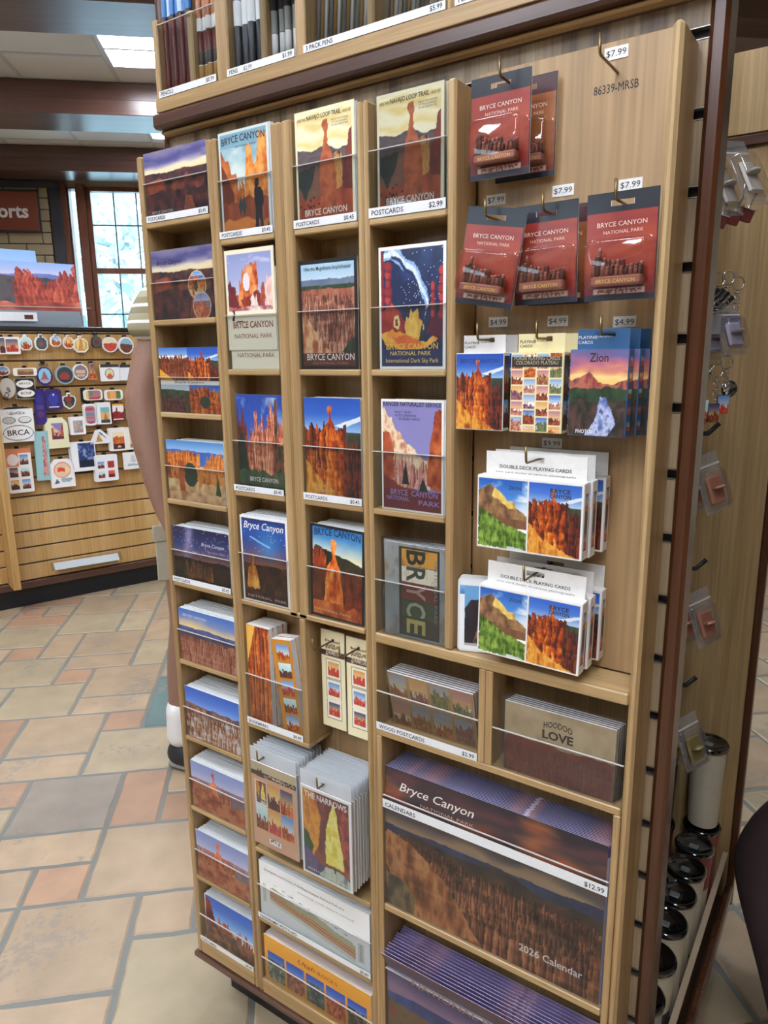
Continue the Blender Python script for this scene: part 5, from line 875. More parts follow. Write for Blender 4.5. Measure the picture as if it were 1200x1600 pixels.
sticker('large white oval sticker with slanted BC letters', .174, 1.250, .073, .107, el, None, plain('off_white_oval', 'd8d4cc', .5), text=[('BCNP', 0.004, -.035, .070, .024, '24242a', 1.15)]); sticker('black card with two white oval stickers', .261, 1.245, .103, .116, rec, Art(50, 56, '1c1e22').ell(.5, .72, .42, .18, 'eceae4').ell(.52, .28, .42, .18, 'eceae4'), plain('tan_rim', 'a8987c', .5), pad=.04, text=[('BRYCE', 0, .022, .058, .011, '4a4a4c'), ('BCNP', .002, -.032, .055, .014, '1c1c20')])
sticker('tall purple card below the black oval card', .326, 1.141, .055, .196, rec, Art(20, 70, '38286c').ell(.5, .3, .3, .09, '5c3070').rect(.2, .8, .45, .55, '4c4088').ell(.5, .72, .3, .12, '2c2c8c'), PURP); sticker('square purple sticker with a glowing blue center', .400, 1.177, .089, .119, rnd, Art(30, 40, '34285e').ell(.5, .55, .3, .3, '3438a0').ell(.52, .75, .05, .04, 'f0f0ff').rect(.2, .8, .16, .2, 'e0e0f0'), PURP); sticker('white rimmed dark green shield sticker', .482, 1.166, .076, .095, shield, Art(28, 34, '2c3838', 12).ell(.45, .65, .25, .2, '8c3434').ell(.5, .3, .2, .15, '5c5444'))
sticker('wide strip sticker with pink and yellow pictures', .617, 1.195, .103, .060, rnd, Art(40, 24, 'b07c7c', 13).rect(.05, .25, .1, .9, 'e0cc80').rect(.3, .5, .4, .9, '788078').rect(.3, .95, .08, .3, 'b84048'), pad=.1); sticker('wide strip sticker with orange and green pictures', .734, 1.190, .104, .060, rnd, Art(40, 24, 'd09050', 14).rect(.3, .6, .1, .9, 'e8a868').rect(.65, .95, .1, .9, '5c7c3c'), pad=.12)
sticker('large white BRCA oval sticker card', .201, 1.053, .167, .194, lambda w, h: [(-w/2, -h/2), (w/2, -h/2), (w/2, h*.42), (w*.3, h*.48), (0, h/2), (-w*.3, h*.48), (-w/2, h*.42)], Art(80, 92, 'f2f3f2').ell(.5, .26, .46, .22, '54565a').ell(.5, .26, .44, .2, 'f4f5f4').ell(.26, .62, .2, .1, '4c4e50').ell(.26, .62, .18, .085, 'c8c8c4').ell(.74, .62, .2, .1, '4c4e50').ell(.74, .63, .18, .08, 'e4e4e2').specks(60, '8c8c8c', .2, .75, .78, .84, 3, 2).rect(0, 1, .93, 1, '24262a'), pad=.0, text=[('BRCA', 0, -.060, .112, .030, '24262a')])
pe = Art(60, 110, 'f0ece8').rect(0, 1, .9, 1, 'd8845c').rect(0, .5, .6, .9, 'd8845c').ell(.28, .76, .22, .13, 'ece4e0')
for i, (u, v) in enumerate(((.55, .64), (.1, .36), (.55, .36), (.1, .08), (.55, .08))): pe.inset(S(20+i, i).a, u, v, u+.34, v+.22); pe.rect(u, u+.34, v, v+.04, '38342c')
sticker('peach card of six small square pictures at the lower left', .184, .796, .129, .246, rec, pe, PEACH, pad=.0, stackn=3); sticker('long teal card with red figures, lower left', .310, .867, .072, .278, rec, Art(24, 90, '98c8cc', 15).poly([(.5, .1), (.55, .9), (.75, .9), (.9, .1)], ['b8686c', 'd8a8a0', '8c3038'], (16, 3)), TEAL, pad=.0, tilt=.03)
sticker('cream tag card with a purple and red canyon picture', .399, .990, .121, .172, tagsh, framed('ece8c0', a_ranger(30, 44, 50), .24, .28, .80, .84), CRM, pad=.0, stackn=3); sticker('white square card with pale arches picture', .515, 1.024, .083, .103, rec, framed('f2f2f2', Art(20, 20, 'b8a8a0', 16).clouds('6c8c94', 0, 1, .8, 5, 5).clouds('c86850', 0, .5, .8, 5, 5, 3), .2, .12, .85, .8), pad=.0, stackn=3); sticker('rounded retro sign sticker in mauve and blue', .590, 1.082, .066, .125, rnd, Art(24, 44, 'a88c98', 17).rect(.15, .85, .7, .85, 'c04c60').rect(.15, .85, .45, .6, '7888a0').rect(.15, .85, .35, .42, 'd0685c').rect(.15, .85, .1, .2, 'b0486c'), pad=.1, stackn=3)
sticker('tall poster sticker with teal sky and gold slope', .667, 1.086, .081, .127, rec, framed('ecf0ee', Art(20, 30, 'e0b870', 18).rect(0, 1, .66, 1, '7cb8c4').rect(0, 1, 0, .2, '34444c').poly([(.3, .2), (.5, .7), (.8, .2)], 'c07838'), .28, .06, .92, .78), pad=.0, stackn=3); sticker('dark card with a white and red tower picture', .750, 1.090, .071, .108, rec, Art(24, 34, 'eceaf0', 19).rect(0, 1, .86, 1, 'e0b040').ridge(.5, .1, 4, ['7c1c1c', 'b03028'], 1).poly([(.3, .3), (.36, .75), (.46, .75), (.5, .3)], '8c2424').rect(.1, .9, .08, .16, 'f0e0e0'), plain('maroon_card', '5c2c38', .4), pad=.05); sticker('pale blue edged white card half behind the arm', .830, 1.091, .060, .096, rec, Art(12, 20, 'dce4e8').rect(.7, 1, .1, .7, '5c6c78'), pad=.0)
sticker('white mountain shaped sticker with a gold peak', .636, .953, .128, .085, tri, Art(40, 28, 'f0f0f4').poly([(.28, .14), (.42, .7), (.62, .14)], ['b87c30', 'e0b050']).poly([(.42, .75), (.55, .6), (.8, .3), (.7, .5), (.5, .85)], '6c7c94'), pad=.0); sticker('tall card with an orange canyon over a dark base', .734, .928, .095, .138, rec, framed('f2eee8', Art(24, 36, 'f0dcb8', 20).ridge(.75, .08, 5, ['c05020', 'e88038', 'a04018'], 1).rect(0, 1, 0, .3, '4a2c24').poly([(.3, .08), (.5, .24), (.7, .1)], 'f0b090'), .2, .08, .9, .82), pad=.0, stackn=3); sticker('tall pale card with a sandy tent picture, beside the arm', .832, .927, .100, .133, rec, framed('f0ece4', Art(24, 36, 'e4d4ac', 21).rect(.2, .6, .7, .9, 'e0a088').poly([(.2, .3), (.5, .6), (.8, .3)], 'f4f0e8').ridge(.25, .06, 3, ['8c7448', 'b8986c'], 1), .22, .08, .92, .84), pad=.0, stackn=3)
sticker('white tag card with an orange octagon bull emblem', .406, .759, .128, .163, tagsh, Art(56, 70, 'f2f2f2').ell(.5, .62, .36, .28, 'd8684c').ell(.5, .62, .33, .255, 'f0c8a8').poly([(.3, .55), (.3, .7), (.45, .72), (.62, .66), (.62, .54), (.45, .58)], 'd85038').ell(.72, .6, .12, .12, 'f4d8a8').poly([(.12, .14), (.24, .32), (.36, .16)], '5c6468').specks(80, '9cb4bc', .42, .85, .18, .3, 2, 3), pad=.0, stackn=2)
sticker('large white card with a dark blue milky sky picture', .530, .844, .135, .171, rec, framed('f0f2f4', Art(40, 60, '24386c', 22).clouds('8ca4e0', .3, 1, .8, 5, 4).clouds('dfe6f8', .4, .9, .6, 9, 8, 4, .58).rect(0, 1, 0, .3, '141c34'), .30, .14, .97, .97), pad=.0, stackn=4); f4 = Art(56, 66, 'eef0f4')
for i, (u, v) in enumerate(((.14, .5), (.58, .5), (.14, .14), (.58, .14))): f4.inset([S(40, 0), Art(20, 24, 'b03c34', 3).clouds('7c2424', 0, 1, .7, 4, 4), S(42, 2), Art(20, 24, 'e05c30', 3).rect(0, 1, 0, .4, '6c2420')][i].a, u, v, u+.28, v+.26)
sticker('white card with four small canyon pictures', .652, .764, .134, .157, rec, f4, pad=.0, stackn=3); sticker('white card with faint grey towers and lettering', .814, .793, .113, .103, rec, Art(44, 40, 'eef0ee', 23).poly([(.36, .42), (.42, .86), (.5, .8), (.56, .88), (.68, .42)], ['b8bcbc', 'd8dcda']).specks(50, '98a4a8', .2, .9, .2, .32, 2, 2), pad=.0, stackn=2); sticker('slim pink and red triangle sticker at the right end behind the arm', .901, .772, .058, .162, lambda w, h: [(-w/2, -h/2), (w/2, -h/2), (0, h/2)], Art(16, 40, 'b04c50', 24).clouds('e0a098', 0, 1, .6, 5, 5), PEACH, pad=.1)
MB().box(.555, .578, -.030, -.001, 1.155, 1.238, BLACKM, .002).build('empty_hook', gon)
# big prints and clear holder on the gondola top
o = thing('print_holder', 'clear acrylic print holder with grey slots on top of the gondola', 'holder', gat(.29, 1.5785, -.03), (0, 0, GROT))
m = MB(); m.box(-.34, .38, -.004, -.001, .002, .105, ACR); m.box(-.34, .38, .12, .123, .002, .16, ACR); m.box(-.34, .38, -.001, .12, .0, .002, ACR); m.box(-.34, .38, -.0045, -.0005, .105, .108, ACREDGE); m.build('clear_box', o)
for k in range(4): MB().box(-.33, .33, .008+k*.01, .0095+k*.01, .004, .022+k*.022, plain('grey_mat_board', 'b8c0c8', .4)).build('mat_board', o)
m = MB(); m.box(-.11, .085, -.007, -.005, .028, .075, STRIPW); m.box(.02, .065, -.0075, -.0072, .038, .062, plain('dark_label_art', '5c2c2c', .5)); m.build('label', o)
c = gat(.40, 1.5825, -.095)
def print_(label, art, w, h, s, off, z0, tilt):
    m = MB(); m.box(-w/2, w/2, 0, .003, 0, h, WHITE); m.art(art.a, -w/2, 0, w, h, -.0003, mat=ARTM); o = tag(m.build('canyon_print', None, gat(s, z0, off), (tilt, 0, GROT)), label, 'print', 'large canyon prints'); return o
print_('large canyon landscape print with pink sky standing in the clear holder', a_bigprint(), .68, .36, .295, -.085, 1.585, -.22)
sk = Art(60, 40, 'b4d0f0', 91).grad(['ecd4d8', 'c8d8f0', '8cb4e8'], 0, 1)
print_('large print with blue sky rising behind the front canyon print', sk, .60, .42, .14, -.115, 1.590, -.20)

# ================================================================== the room
E1 = Vector((math.sin(R(47.3)), math.cos(R(47.3)), 0)); E2 = Vector((-math.cos(R(47.3)), math.sin(R(47.3)), 0)); RROT = math.atan2(E1.y, E1.x)
TILT = dict(rot=(0, 0, RROT))
def room(name, m, label=None): return tag(m.build(name, None, (0, 0, 0), (0, 0, RROT)), label, None, None, 'structure')
U0, U1, W0, W1, HC = -5.2, 4.2, -4.2, 6.9, 3.2
# floor: individually laid rustic stone tiles in a random ashlar pattern, seen with grout between them
rs = np.random.RandomState(11); M_ = .153; ou, ov = -.084, .035
i0, i1, j0, j1 = -36, 28, -28, 46; occ = {}; tiles = []
def lay(i, j, a, b, c=None):
    for p in range(a):
        for q in range(b): occ[i+p, j+q] = 1
    tiles.append((i, j, a, b, c))
fixed = [(-8, 5, 2, 2, 1), (-6, 6, 1, 1, 1), (-7, 7, 2, 2, 1), (-8, 7, 1, 1, 2), (-9, 8, 2, 1, 1), (-9, 9, 2, 2, 4), (-7, 9, 1, 2, 2), (-10, 11, 2, 1, 1), (-10, 12, 2, 2, 1), (-8, 11, 2, 2, 0), (-8, 13, 1, 1, 2), (-11, 14, 2, 2, 0), (-9, 14, 2, 1, 1), (-9, 15, 2, 2, 1), (-10, 16, 1, 1, 2), (-12, 16, 2, 2, 0), (-10, 17, 2, 1, 1), (-10, 18, 2, 2, 1), (-8, 17, 1, 2, 0), (-11, 18, 1, 2, 1), (-11, 20, 2, 2, 0), (-13, 19, 2, 2, 0), (-12, 18, 1, 1, 2), (-13, 21, 2, 1, 2), (-7, 13, 1, 3, 5), (-6, 4, 2, 2, 0), (-10, 10, 1, 1, 2), (-6, 9, 1, 1, 2), (-6, 10, 1, 1, 1), (-8, 3, 2, 2, 1), (-10, 5, 2, 2, 1), (-10, 7, 2, 1, 1), (-12, 12, 2, 2, 2), (-9, 19, 0, 0, 0)]
for t in fixed:
    if t[2]: lay(*t)
for j in range(j0, j1):
    for i in range(i0, i1):
        if (i, j) in occ: continue
        opts = [(2, 2), (2, 1), (1, 2), (1, 1)]; w_ = [.42, .3, .13, .15]
        ok = [(a, b) for a, b in opts if all((i+p, j+q) not in occ for p in range(a) for q in range(b))]; ww = np.array([w_[opts.index(x)] for x in ok]); lay(i, j, *ok[rs.choice(len(ok), p=ww/ww.sum())], None)
PAL = ['a39377', 'a48d72', 'a07e64', 'aa997d', '857a6e', '566e6c']
m = MB(); V = []; F = []; C = []
for i, j, a, b, c in tiles:
    if c is None: c = rs.choice(4, p=[.3, .34, .2, .16]); 
    col = rgb(PAL[c])*(.94+.1*rs.rand()); g = .0055; x0, x1, y0, y1 = ou+i*M_+g, ou+(i+a)*M_-g, ov+j*M_+g, ov+(j+b)*M_-g; n = len(V)
    q = .006
    ring = []
    def edge(ax, ay, bx__, by, k):
        for t in range(k): f_ = t/k; ring.append((ax+(bx__-ax)*f_, ay+(by-ay)*f_))
    edge(x0, y0, x1, y0, 3*a); edge(x1, y0, x1, y1, 3*b); edge(x1, y1, x0, y1, 3*a); edge(x0, y1, x0, y0, 3*b)
    jt = (rs.rand(len(ring), 2)-.5)*.0045
    P0 = [(x+jt[k][0], y+jt[k][1]) for k, (x, y) in enumerate(ring)]; cx, cy = (x0+x1)/2, (y0+y1)/2
    P1 = [(x-math.copysign(q, x-cx)*(abs(x-cx) > (x1-x0)/2-.004), y-math.copysign(q, y-cy)*(abs(y-cy) > (y1-y0)/2-.004)) for x, y in P0]; N = len(ring)
    V += [(x, y, -.004) for x, y in P0]+[(x, y, 0) for x, y in P1]; F += [(n+k, n+(k+1) % N, n+N+(k+1) % N, n+N+k) for k in range(N)]+[tuple(range(n+N, n+2*N))]; C += [col]*(2*N)
tm, nt, b = new_mat('stone_tile'); N = nt.nodes; K = nt.links; at = N.new('ShaderNodeAttribute'); at.attribute_name = 'Print'; tc = N.new('ShaderNodeTexCoord')
n1 = N.new('ShaderNodeTexNoise'); n1.inputs['Scale'].default_value = 9; n1.inputs['Detail'].default_value = 4; K.new(tc.outputs['Object'], n1.inputs['Vector'])
r1 = N.new('ShaderNodeMapRange'); r1.inputs[1].default_value = .3; r1.inputs[2].default_value = .7; r1.inputs[3].default_value = .86; r1.inputs[4].default_value = 1.1; K.new(n1.outputs['Fac'], r1.inputs[0])
mx = N.new('ShaderNodeMix'); mx.data_type = 'RGBA'; mx.blend_type = 'MULTIPLY'; mx.inputs[0].default_value = 1; K.new(at.outputs['Color'], mx.inputs[6]); K.new(r1.outputs[0], mx.inputs[7])
n2 = N.new('ShaderNodeTexNoise'); n2.inputs['Scale'].default_value = 38; n2.inputs['Detail'].default_value = 6; n2.inputs['Roughness'].default_value = .75; K.new(tc.outputs['Object'], n2.inputs['Vector'])
n3 = N.new('ShaderNodeTexNoise'); n3.inputs['Scale'].default_value = 3.5; K.new(tc.outputs['Object'], n3.inputs['Vector'])
mul = N.new('ShaderNodeMath'); mul.operation = 'MULTIPLY'; K.new(n2.outputs['Fac'], mul.inputs[0]); K.new(n3.outputs['Fac'], mul.inputs[1])
pit = N.new('ShaderNodeMapRange'); pit.inputs[1].default_value = .315; pit.inputs[2].default_value = .36; pit.inputs[3].default_value = 0; pit.inputs[4].default_value = .75; K.new(mul.outputs[0], pit.inputs[0])
m3 = N.new('ShaderNodeMix'); m3.data_type = 'RGBA'; K.new(pit.outputs[0], m3.inputs[0]); K.new(mx.outputs[2], m3.inputs[6]); m3.inputs[7].default_value = L4('857a6c'); K.new(m3.outputs[2], b.inputs['Base Color'])
b.inputs['Roughness'].default_value = .5; bp = N.new('ShaderNodeBump'); bp.inputs['Strength'].default_value = .25; bp.inputs['Distance'].default_value = .004; bp.invert = True; K.new(pit.outputs[0], bp.inputs['Height']); K.new(bp.outputs[0], b.inputs['Normal'])
m.add(V, F, tm, False, lin(np.array(C))); m.box(U0-.2, U1+.2, W0-.2, W1+.2, -.05, -.003, plain('grout', '75756f', .8, bump=.3))
room('floor', m)
WALLM = plain('wall_paint', 'b8ac98', .7); CEIL = plain('ceiling_tile', 'ecebe8', .85, bump=.25, bscale=350); TBAR = plain('ceiling_grid', 'd4d6da', .45)
m = MB(); m.box(U0, U1, W0, W1, HC, HC+.04, CEIL)
u = U0+.02
LIGHTS = []
while u < U1: m.box(u-.012, u+.012, W0, W1, HC-.004, HC-.0001, TBAR); u += .6096
w = W0+.1
while w < W1: m.box(U0, U1, w-.012, w+.012, HC-.0045, HC-.0002, TBAR); w += .6096
room('ceiling', m)
for i, (w0, w1) in enumerate(((-3.25, -2.85), (-1.64, -1.24), (-.03, .37), (1.59, 1.99), (3.20, 3.58), (4.83, 5.23), (6.40, 6.76))):
    m = MB(); m.box(U0, U1, w0, w1, 2.99, 3.085, BEAM, .004); m.box(U0, U1, w0+.02, w1-.02, 3.086, 3.195, BEAM, .003); room('trim_%d' % (i+1), m)
def wallbox(name, x0, x1, y0, y1, z0, z1, mat=WALLM): m = MB(); m.box(x0, x1, y0, y1, z0, z1, mat); return room(name, m)

m = MB()
for y0, y1, z0, z1 in ((W0, -2.7, 0, HC), (-2.7, -.75, 0, 2.15), (-2.7, -.75, 2.62, HC), (-.75, W1, 0, HC)): m.box(U0-.15, U0, y0, y1, z0, z1, WALLM)
room('wall_left', m)
wallbox('wall_right', U1, U1+.15, W0, W1, 0, HC); wallbox('wall_front', U0, U1, W0-.15, W0, 0, HC)
# window wall with openings
BRT = wood('window_trim_wood', 2, '6a3c28', '774632', '84523c', .5, .35)
ops = [(-2.41, -2.325, 1.0, 2.955), (-2.25, -1.35, 1.0, 2.965), (-1.1, -.2, 1.0, 2.965), (1.2, 2.4, 1.0, 2.965)]
m = MB(); x = U0
for a, b_, z0, z1 in ops: m.box(x, a, W1, W1+.15, 0, HC, WALLM); m.box(a, b_, W1, W1+.15, 0, z0, WALLM); m.box(a, b_, W1, W1+.15, z1, HC, WALLM); x = b_
m.box(x, U1, W1, W1+.15, 0, HC, WALLM); room('wall_back', m)
GLASS = clear('window_glass', 'e4f0f2', .6)
MUNT = plain('window_muntin', '5c7074', .4)
for i, (a, b_, z0, z1) in enumerate(ops):
    wn = thing('window_%d' % (i+1), None, None, (0, 0, 0), (0, 0, RROT)); wn['kind'] = 'structure'
    m = MB(); f = .045 if b_-a > .3 else .012
    for bb in ((a, a+f, z0, z1), (b_-f, b_, z0, z1), (a, b_, z0, z0+f), (a, b_, z1-f*.8, z1)): m.box(bb[0], bb[1], W1-.02, W1+.06, bb[2], bb[3], BRT, .003)
    if b_-a > .3:
        m.box(a+.01, b_-.01, W1-.01, W1+.05, 2.195, 2.245, BRT, .003); m.build('window_frame', wn); m = MB()
        u = a+.045; 
        for zz in (2.634, 1.82, 1.45): m.box(a+.04, b_-.04, W1+.012, W1+.026, zz-.006, zz+.006, MUNT)
        for k in range(1, 4): m.box(a+.04+k*(b_-a-.08)/4-.006, a+.04+k*(b_-a-.08)/4+.006, W1+.012, W1+.026, z0+.04, z1-.04, MUNT)
        m.build('muntins', wn)
    else: m.build('window_frame', wn)
    MB().box(a+.01, b_-.01, W1+.030, W1+.034, z0+.01, z1-.01, GLASS).build('pane', wn)
wn = thing('window_9', None, None, (0, 0, 0), (0, 0, RROT)); wn['kind'] = 'structure'; m = MB()
for y0, y1, z0, z1 in ((-2.7, -.75, 2.15, 2.19), (-2.7, -.75, 2.58, 2.62), (-2.7, -2.66, 2.15, 2.62), (-.79, -.75, 2.15, 2.62), (-1.75, -1.71, 2.15, 2.62)): m.box(U0-.06, U0+.01, y0, y1, z0, z1, BRT, .003)
m.build('window_frame', wn); MB().box(U0-.04, U0-.036, -2.69, -.76, 2.16, 2.61, GLASS).build('pane', wn)
m = MB()
for u0, u1 in ((-2.545, -2.412), (-2.322, -2.252), (-1.348, -1.22), (-1.2, -1.102), (-.198, -.08), (1.05, 1.198), (2.402, 2.55)): m.box(u0, u1, W1-.06, W1-.001, 0, 2.985, BRT, .004)
room('trim_8', m)
m = MB(); m.box(U0, U1, W1-.03, W1-.0005, 0, .12, BROWNX); room('baseboard_back', m)
# tiled accent panel and hanging sign left of the window
BRK = plain('pale_brick', 'b0a184', .7, bump=.4); 
o = thing('brick_panel', 'dark framed panel of pale bricks on the window wall behind the sign', 'wall panel', (0, 0, 0), (0, 0, RROT)); m = MB(); z = 1.95; r = 0
while z < 2.93:
    u = -4.0-(r % 2)*.15
    while u < -2.57: m.box(max(u, -4.0)+.004, min(u+.30, -2.565)-.004, W1-.075, W1-.05, z+.004, z+.096, BRK, .003); u += .30
    z += .1; r += 1
m.box(-4.02, -2.56, W1-.05, W1-.04, 1.93, 2.95, plain('mortar', '4a443c', .8)); m.build('bricks', o)
m = MB(); fm = plain('dark_frame_paint', '3a3c44', .35)
for bb in ((-4.08, -2.455, 2.935, 3.0), (-4.08, -2.455, 1.88, 1.94), (-2.558, -2.455+.0, 1.94, 2.935), (-4.08, -4.02, 1.94, 2.935)): m.box(bb[0], bb[1], W1-.085, W1-.038, bb[2], bb[3], fm, .004)
m.build('panel_frame', o)
o = thing('wall_sign', 'brown sign with white letters ending in orts on the brick panel', 'sign', (0, 0, 0), (0, 0, RROT)); m = MB(); m.box(-3.62, -2.655, W1-.115, W1-.086, 2.560, 2.895, plain('sign_brown', '8c4a38', .45), .004); m.build('board', o)
m = MB(); m.box(-3.63, -2.645, W1-.112, W1-.09, 2.545, 2.559, fm); m.box(-3.63, -2.645, W1-.112, W1-.09, 2.896, 2.91, fm); m.box(-2.6545, -2.640, W1-.112, W1-.09, 2.545, 2.91, fm); m.build('border', o)
MB().text('orts', -2.738, 2.672, .262, .118, W1-.1165, plain('sign_white', 'f4f4f2', .4), 'R', .03).build('lettering', o)
# outside: sunlit foliage beyond the glass
FOL = plain('pale_foliage', 'cfe4ea', .8); BARK = plain('grey_bark', 'a8b4b8', .9)
gnd = MB(); gnd.box(-14, 14, W1+.3, W1+16, -.3, -.2, plain('outdoor_ground', 'c8ccd4', .9)); room('trim_9', gnd)['label'] = 'pale ground outside the windows'
for i, (u, w_) in enumerate(((-2.6, 10.2), (-7.4, 11.5), (1.9, 11.2), (6.4, 11.5))):
    o = thing('tree', ['pale sunlit tree outside, straight behind the big window', 'pale tree outside at the far left', 'pale tree outside right of the big window', 'pale tree outside at the far right'][i], 'tree', tuple(E1*u+E2*w_+Vector((0, 0, -.2))), (0, 0, i), 'trees outside the windows'); rs = np.random.RandomState(i); m = MB(); m.tube([(0, 0, 0), (.05, 0, 1.5), (.0, .1, 3.2), (.1, 0, 5)], [.13, .11, .08, .04], BARK)
    for k in range(22):
        z = 1.0+rs.rand()*3.4; a = rs.rand()*6.28; l = .7+rs.rand()*1.1; m.tube([(0, 0, z), (math.cos(a)*l*.5, math.sin(a)*l*.5, z+.25), (math.cos(a)*l, math.sin(a)*l, z+.2+rs.rand()*.4)], [.035, .02, .008], BARK, 5)
    m.build('trunk', o); m = MB(); Vv = []; Ff = []
    for k in range(1500):
        p = np.clip(rs.randn(3), -2, 2)*[.8, .8, .9]+[0, 0, 3.0]; d = rs.randn(3)*.06; e = rs.randn(3)*.06; n = len(Vv); Vv += [p-d, p+e, p+d, p-e]; Ff.append((n, n+1, n+2, n+3))
    m.add(Vv, Ff, FOL); m.build('crown', o)
# ceiling light troffers
GLOW = emit('troffer_glow', 'eef4ff', 26.)
tro = None; k = 0
for (uu, ww) in ((-1.5, 4.26), (-3.5, 4.26), (1.2, 4.26), (-2.6, 2.6), (-.3, 2.6), (-2.9, 1.0), (-.7, 1.0), (-2.2, -.75), (-1.0, -.75), (-3.6, -.75), (-1.3, -2.3), (-3.4, -2.3), (-1.5, 5.8)):
    u = U0+.02+round((uu-U0-.02)/.6096)*.6096+.3048; c = E1*u+E2*ww; lab = 'ceiling light panel %s' % ['seen above the pen rack', 'far left over the window side', 'over the right side near the windows'][k] if k < 3 else None
    if tro is None:
        tro = thing('ceiling_light', 'recessed ceiling light panel visible left of the pen rack', 'ceiling light', (c.x, c.y, HC-.005), (0, 0, RROT), 'ceiling light panels')
        m = MB()
        for bb in ((-.3, .3, -.3, -.27), (-.3, .3, .27, .3), (-.3, -.27, -.27, .27), (.27, .3, -.27, .27), (-.27, .27, -.012, .012)): m.box(bb[0], bb[1], bb[2], bb[3], -.016, -.0005, TBAR, .002)
        m.build('frame', tro); MB().box(-.268, .268, -.268, -.013, -.010, -.004, GLOW).build('diffuser', tro); MB().box(-.268, .268, .013, .268, -.010, -.004, GLOW).build('diffuser', tro)
    else: dup(tro, (c.x, c.y, HC-.005), None, 'recessed ceiling light panel out of view', 'ceiling light panels')
    k += 1

# ================================================================== people
def skin(name, nodes, edges, mat, parent=None, sub=2, root=0, post=None):
    """one continuous body surface grown over a skeleton: nodes {key: (xyz, rx, ry)}"""
    ks = list(nodes); me = bpy.data.meshes.new(name); me.from_pydata([tuple(nodes[k][0]) for k in ks], [(ks.index(a), ks.index(b)) for a, b in edges], [])
    ob = bpy.data.objects.new(name, me); COL.objects.link(ob); sk = ob.modifiers.new('s', 'SKIN'); sk.use_smooth_shade = True; sk.branch_smoothing = .4
    for i, k in enumerate(ks):
        d = me.skin_vertices[0].data[i]; r = nodes[k][1:]; d.radius = (r[0], r[1] if len(r) > 1 else r[0]); d.use_root = (i == root)
    sb = ob.modifiers.new('u', 'SUBSURF'); sb.levels = sb.render_levels = sub
    dg = bpy.context.evaluated_depsgraph_get(); nm = bpy.data.meshes.new_from_object(ob.evaluated_get(dg)); bpy.data.objects.remove(ob)
    for p in nm.polygons: p.use_smooth = True
    nm.materials.clear(); nm.materials.append(mat); o = bpy.data.objects.new(name, nm); COL.objects.link(o)
    if parent is not None: o.parent = parent
    return o
SKIN = plain('skin_ruddy', '93705f', .5, bump=.6, bscale=110); SKIND = plain('skin_dark', '5c3a30', .5, bump=.2, bscale=150); HAIRG = plain('grey_hair', '8c8880', .7, bump=.6, bscale=300); HAIRD = plain('dark_hair', '1c1614', .7)
shm, nt, b = new_mat('striped_shirt'); N = nt.nodes; K = nt.links; tc = N.new('ShaderNodeTexCoord'); sp = N.new('ShaderNodeSeparateXYZ'); K.new(tc.outputs['Object'], sp.inputs[0])
mo = N.new('ShaderNodeMath'); mo.operation = 'PINGPONG'; mo.inputs[1].default_value = .0235; K.new(sp.outputs[2], mo.inputs[0]); gt = N.new('ShaderNodeMath'); gt.operation = 'LESS_THAN'; gt.inputs[1].default_value = .0045; K.new(mo.outputs[0], gt.inputs[0])
mo2 = N.new('ShaderNodeMath'); mo2.operation = 'PINGPONG'; mo2.inputs[1].default_value = .047; K.new(sp.outputs[2], mo2.inputs[0]); g2 = N.new('ShaderNodeMath'); g2.operation = 'LESS_THAN'; g2.inputs[1].default_value = .0235; K.new(mo2.outputs[0], g2.inputs[0])
ma = N.new('ShaderNodeMix'); ma.data_type = 'RGBA'; K.new(g2.outputs[0], ma.inputs[0]); ma.inputs[6].default_value = L4('857d62'); ma.inputs[7].default_value = L4('a0987c')
mb = N.new('ShaderNodeMix'); mb.data_type = 'RGBA'; K.new(gt.outputs[0], mb.inputs[0]); K.new(ma.outputs[2], mb.inputs[6]); mb.inputs[7].default_value = L4('e6e4de'); K.new(mb.outputs[2], b.inputs['Base Color']); b.inputs['Roughness'].default_value = .85
SHORTS = plain('khaki_cloth', 'b4ad9a', .85, bump=.3, bscale=90); SOCK = plain('white_sock', 'eeeeec', .8, bump=.4, bscale=240); SHOE = plain('black_shoe', '23272c', .5); SOLE = plain('grey_sole', '8c9090', .6)
PB_ = Vector((-1.904, .565, 0)); PL = Vector((.609, .793, 0)); PN = Vector((-.793, .609, 0))
def pp(l, n, z): return PB_+PL*l+PN*n+Vector((0, 0, z))
FX, RX = Vector((.96, .27, 0)), Vector((.27, -.96, 0))      # facing and right hand side
pel = pp(.175, .09, .98); man = thing('person', 'man in a striped tan shirt and khaki shorts browsing behind the rack', 'person', (pel.x, pel.y, 0))
loc = lambda v: Vector(v)-Vector((pel.x, pel.y, 0))
def ln(d): return {k: (loc(v[0]),)+tuple(v[1:]) for k, v in d.items()}
P0 = Vector((pel.x, pel.y, 0)); up = Vector((0, 0, 1)); at_ = lambda f, r, z: P0+FX*f+RX*r+up*z
hr = at_(0, .095, .92); hl = at_(0, -.095, .92)
kn_r, an_r = pp(.108, .0, .53), pp(.056, .0, .10); kn_l, an_l = at_(.06, -.11, .52), at_(.02, -.12, .10)
shr, shl = at_(0, .185, 1.60), at_(.02, -.185, 1.575); elr, wrr = pp(.014, -.075, 1.275), pp(.058, -.13, .935); ell_, wrl = at_(.08, -.25, 1.28), at_(.32, -.2, 1.15)
hd = at_(.03, 0, 1.80)
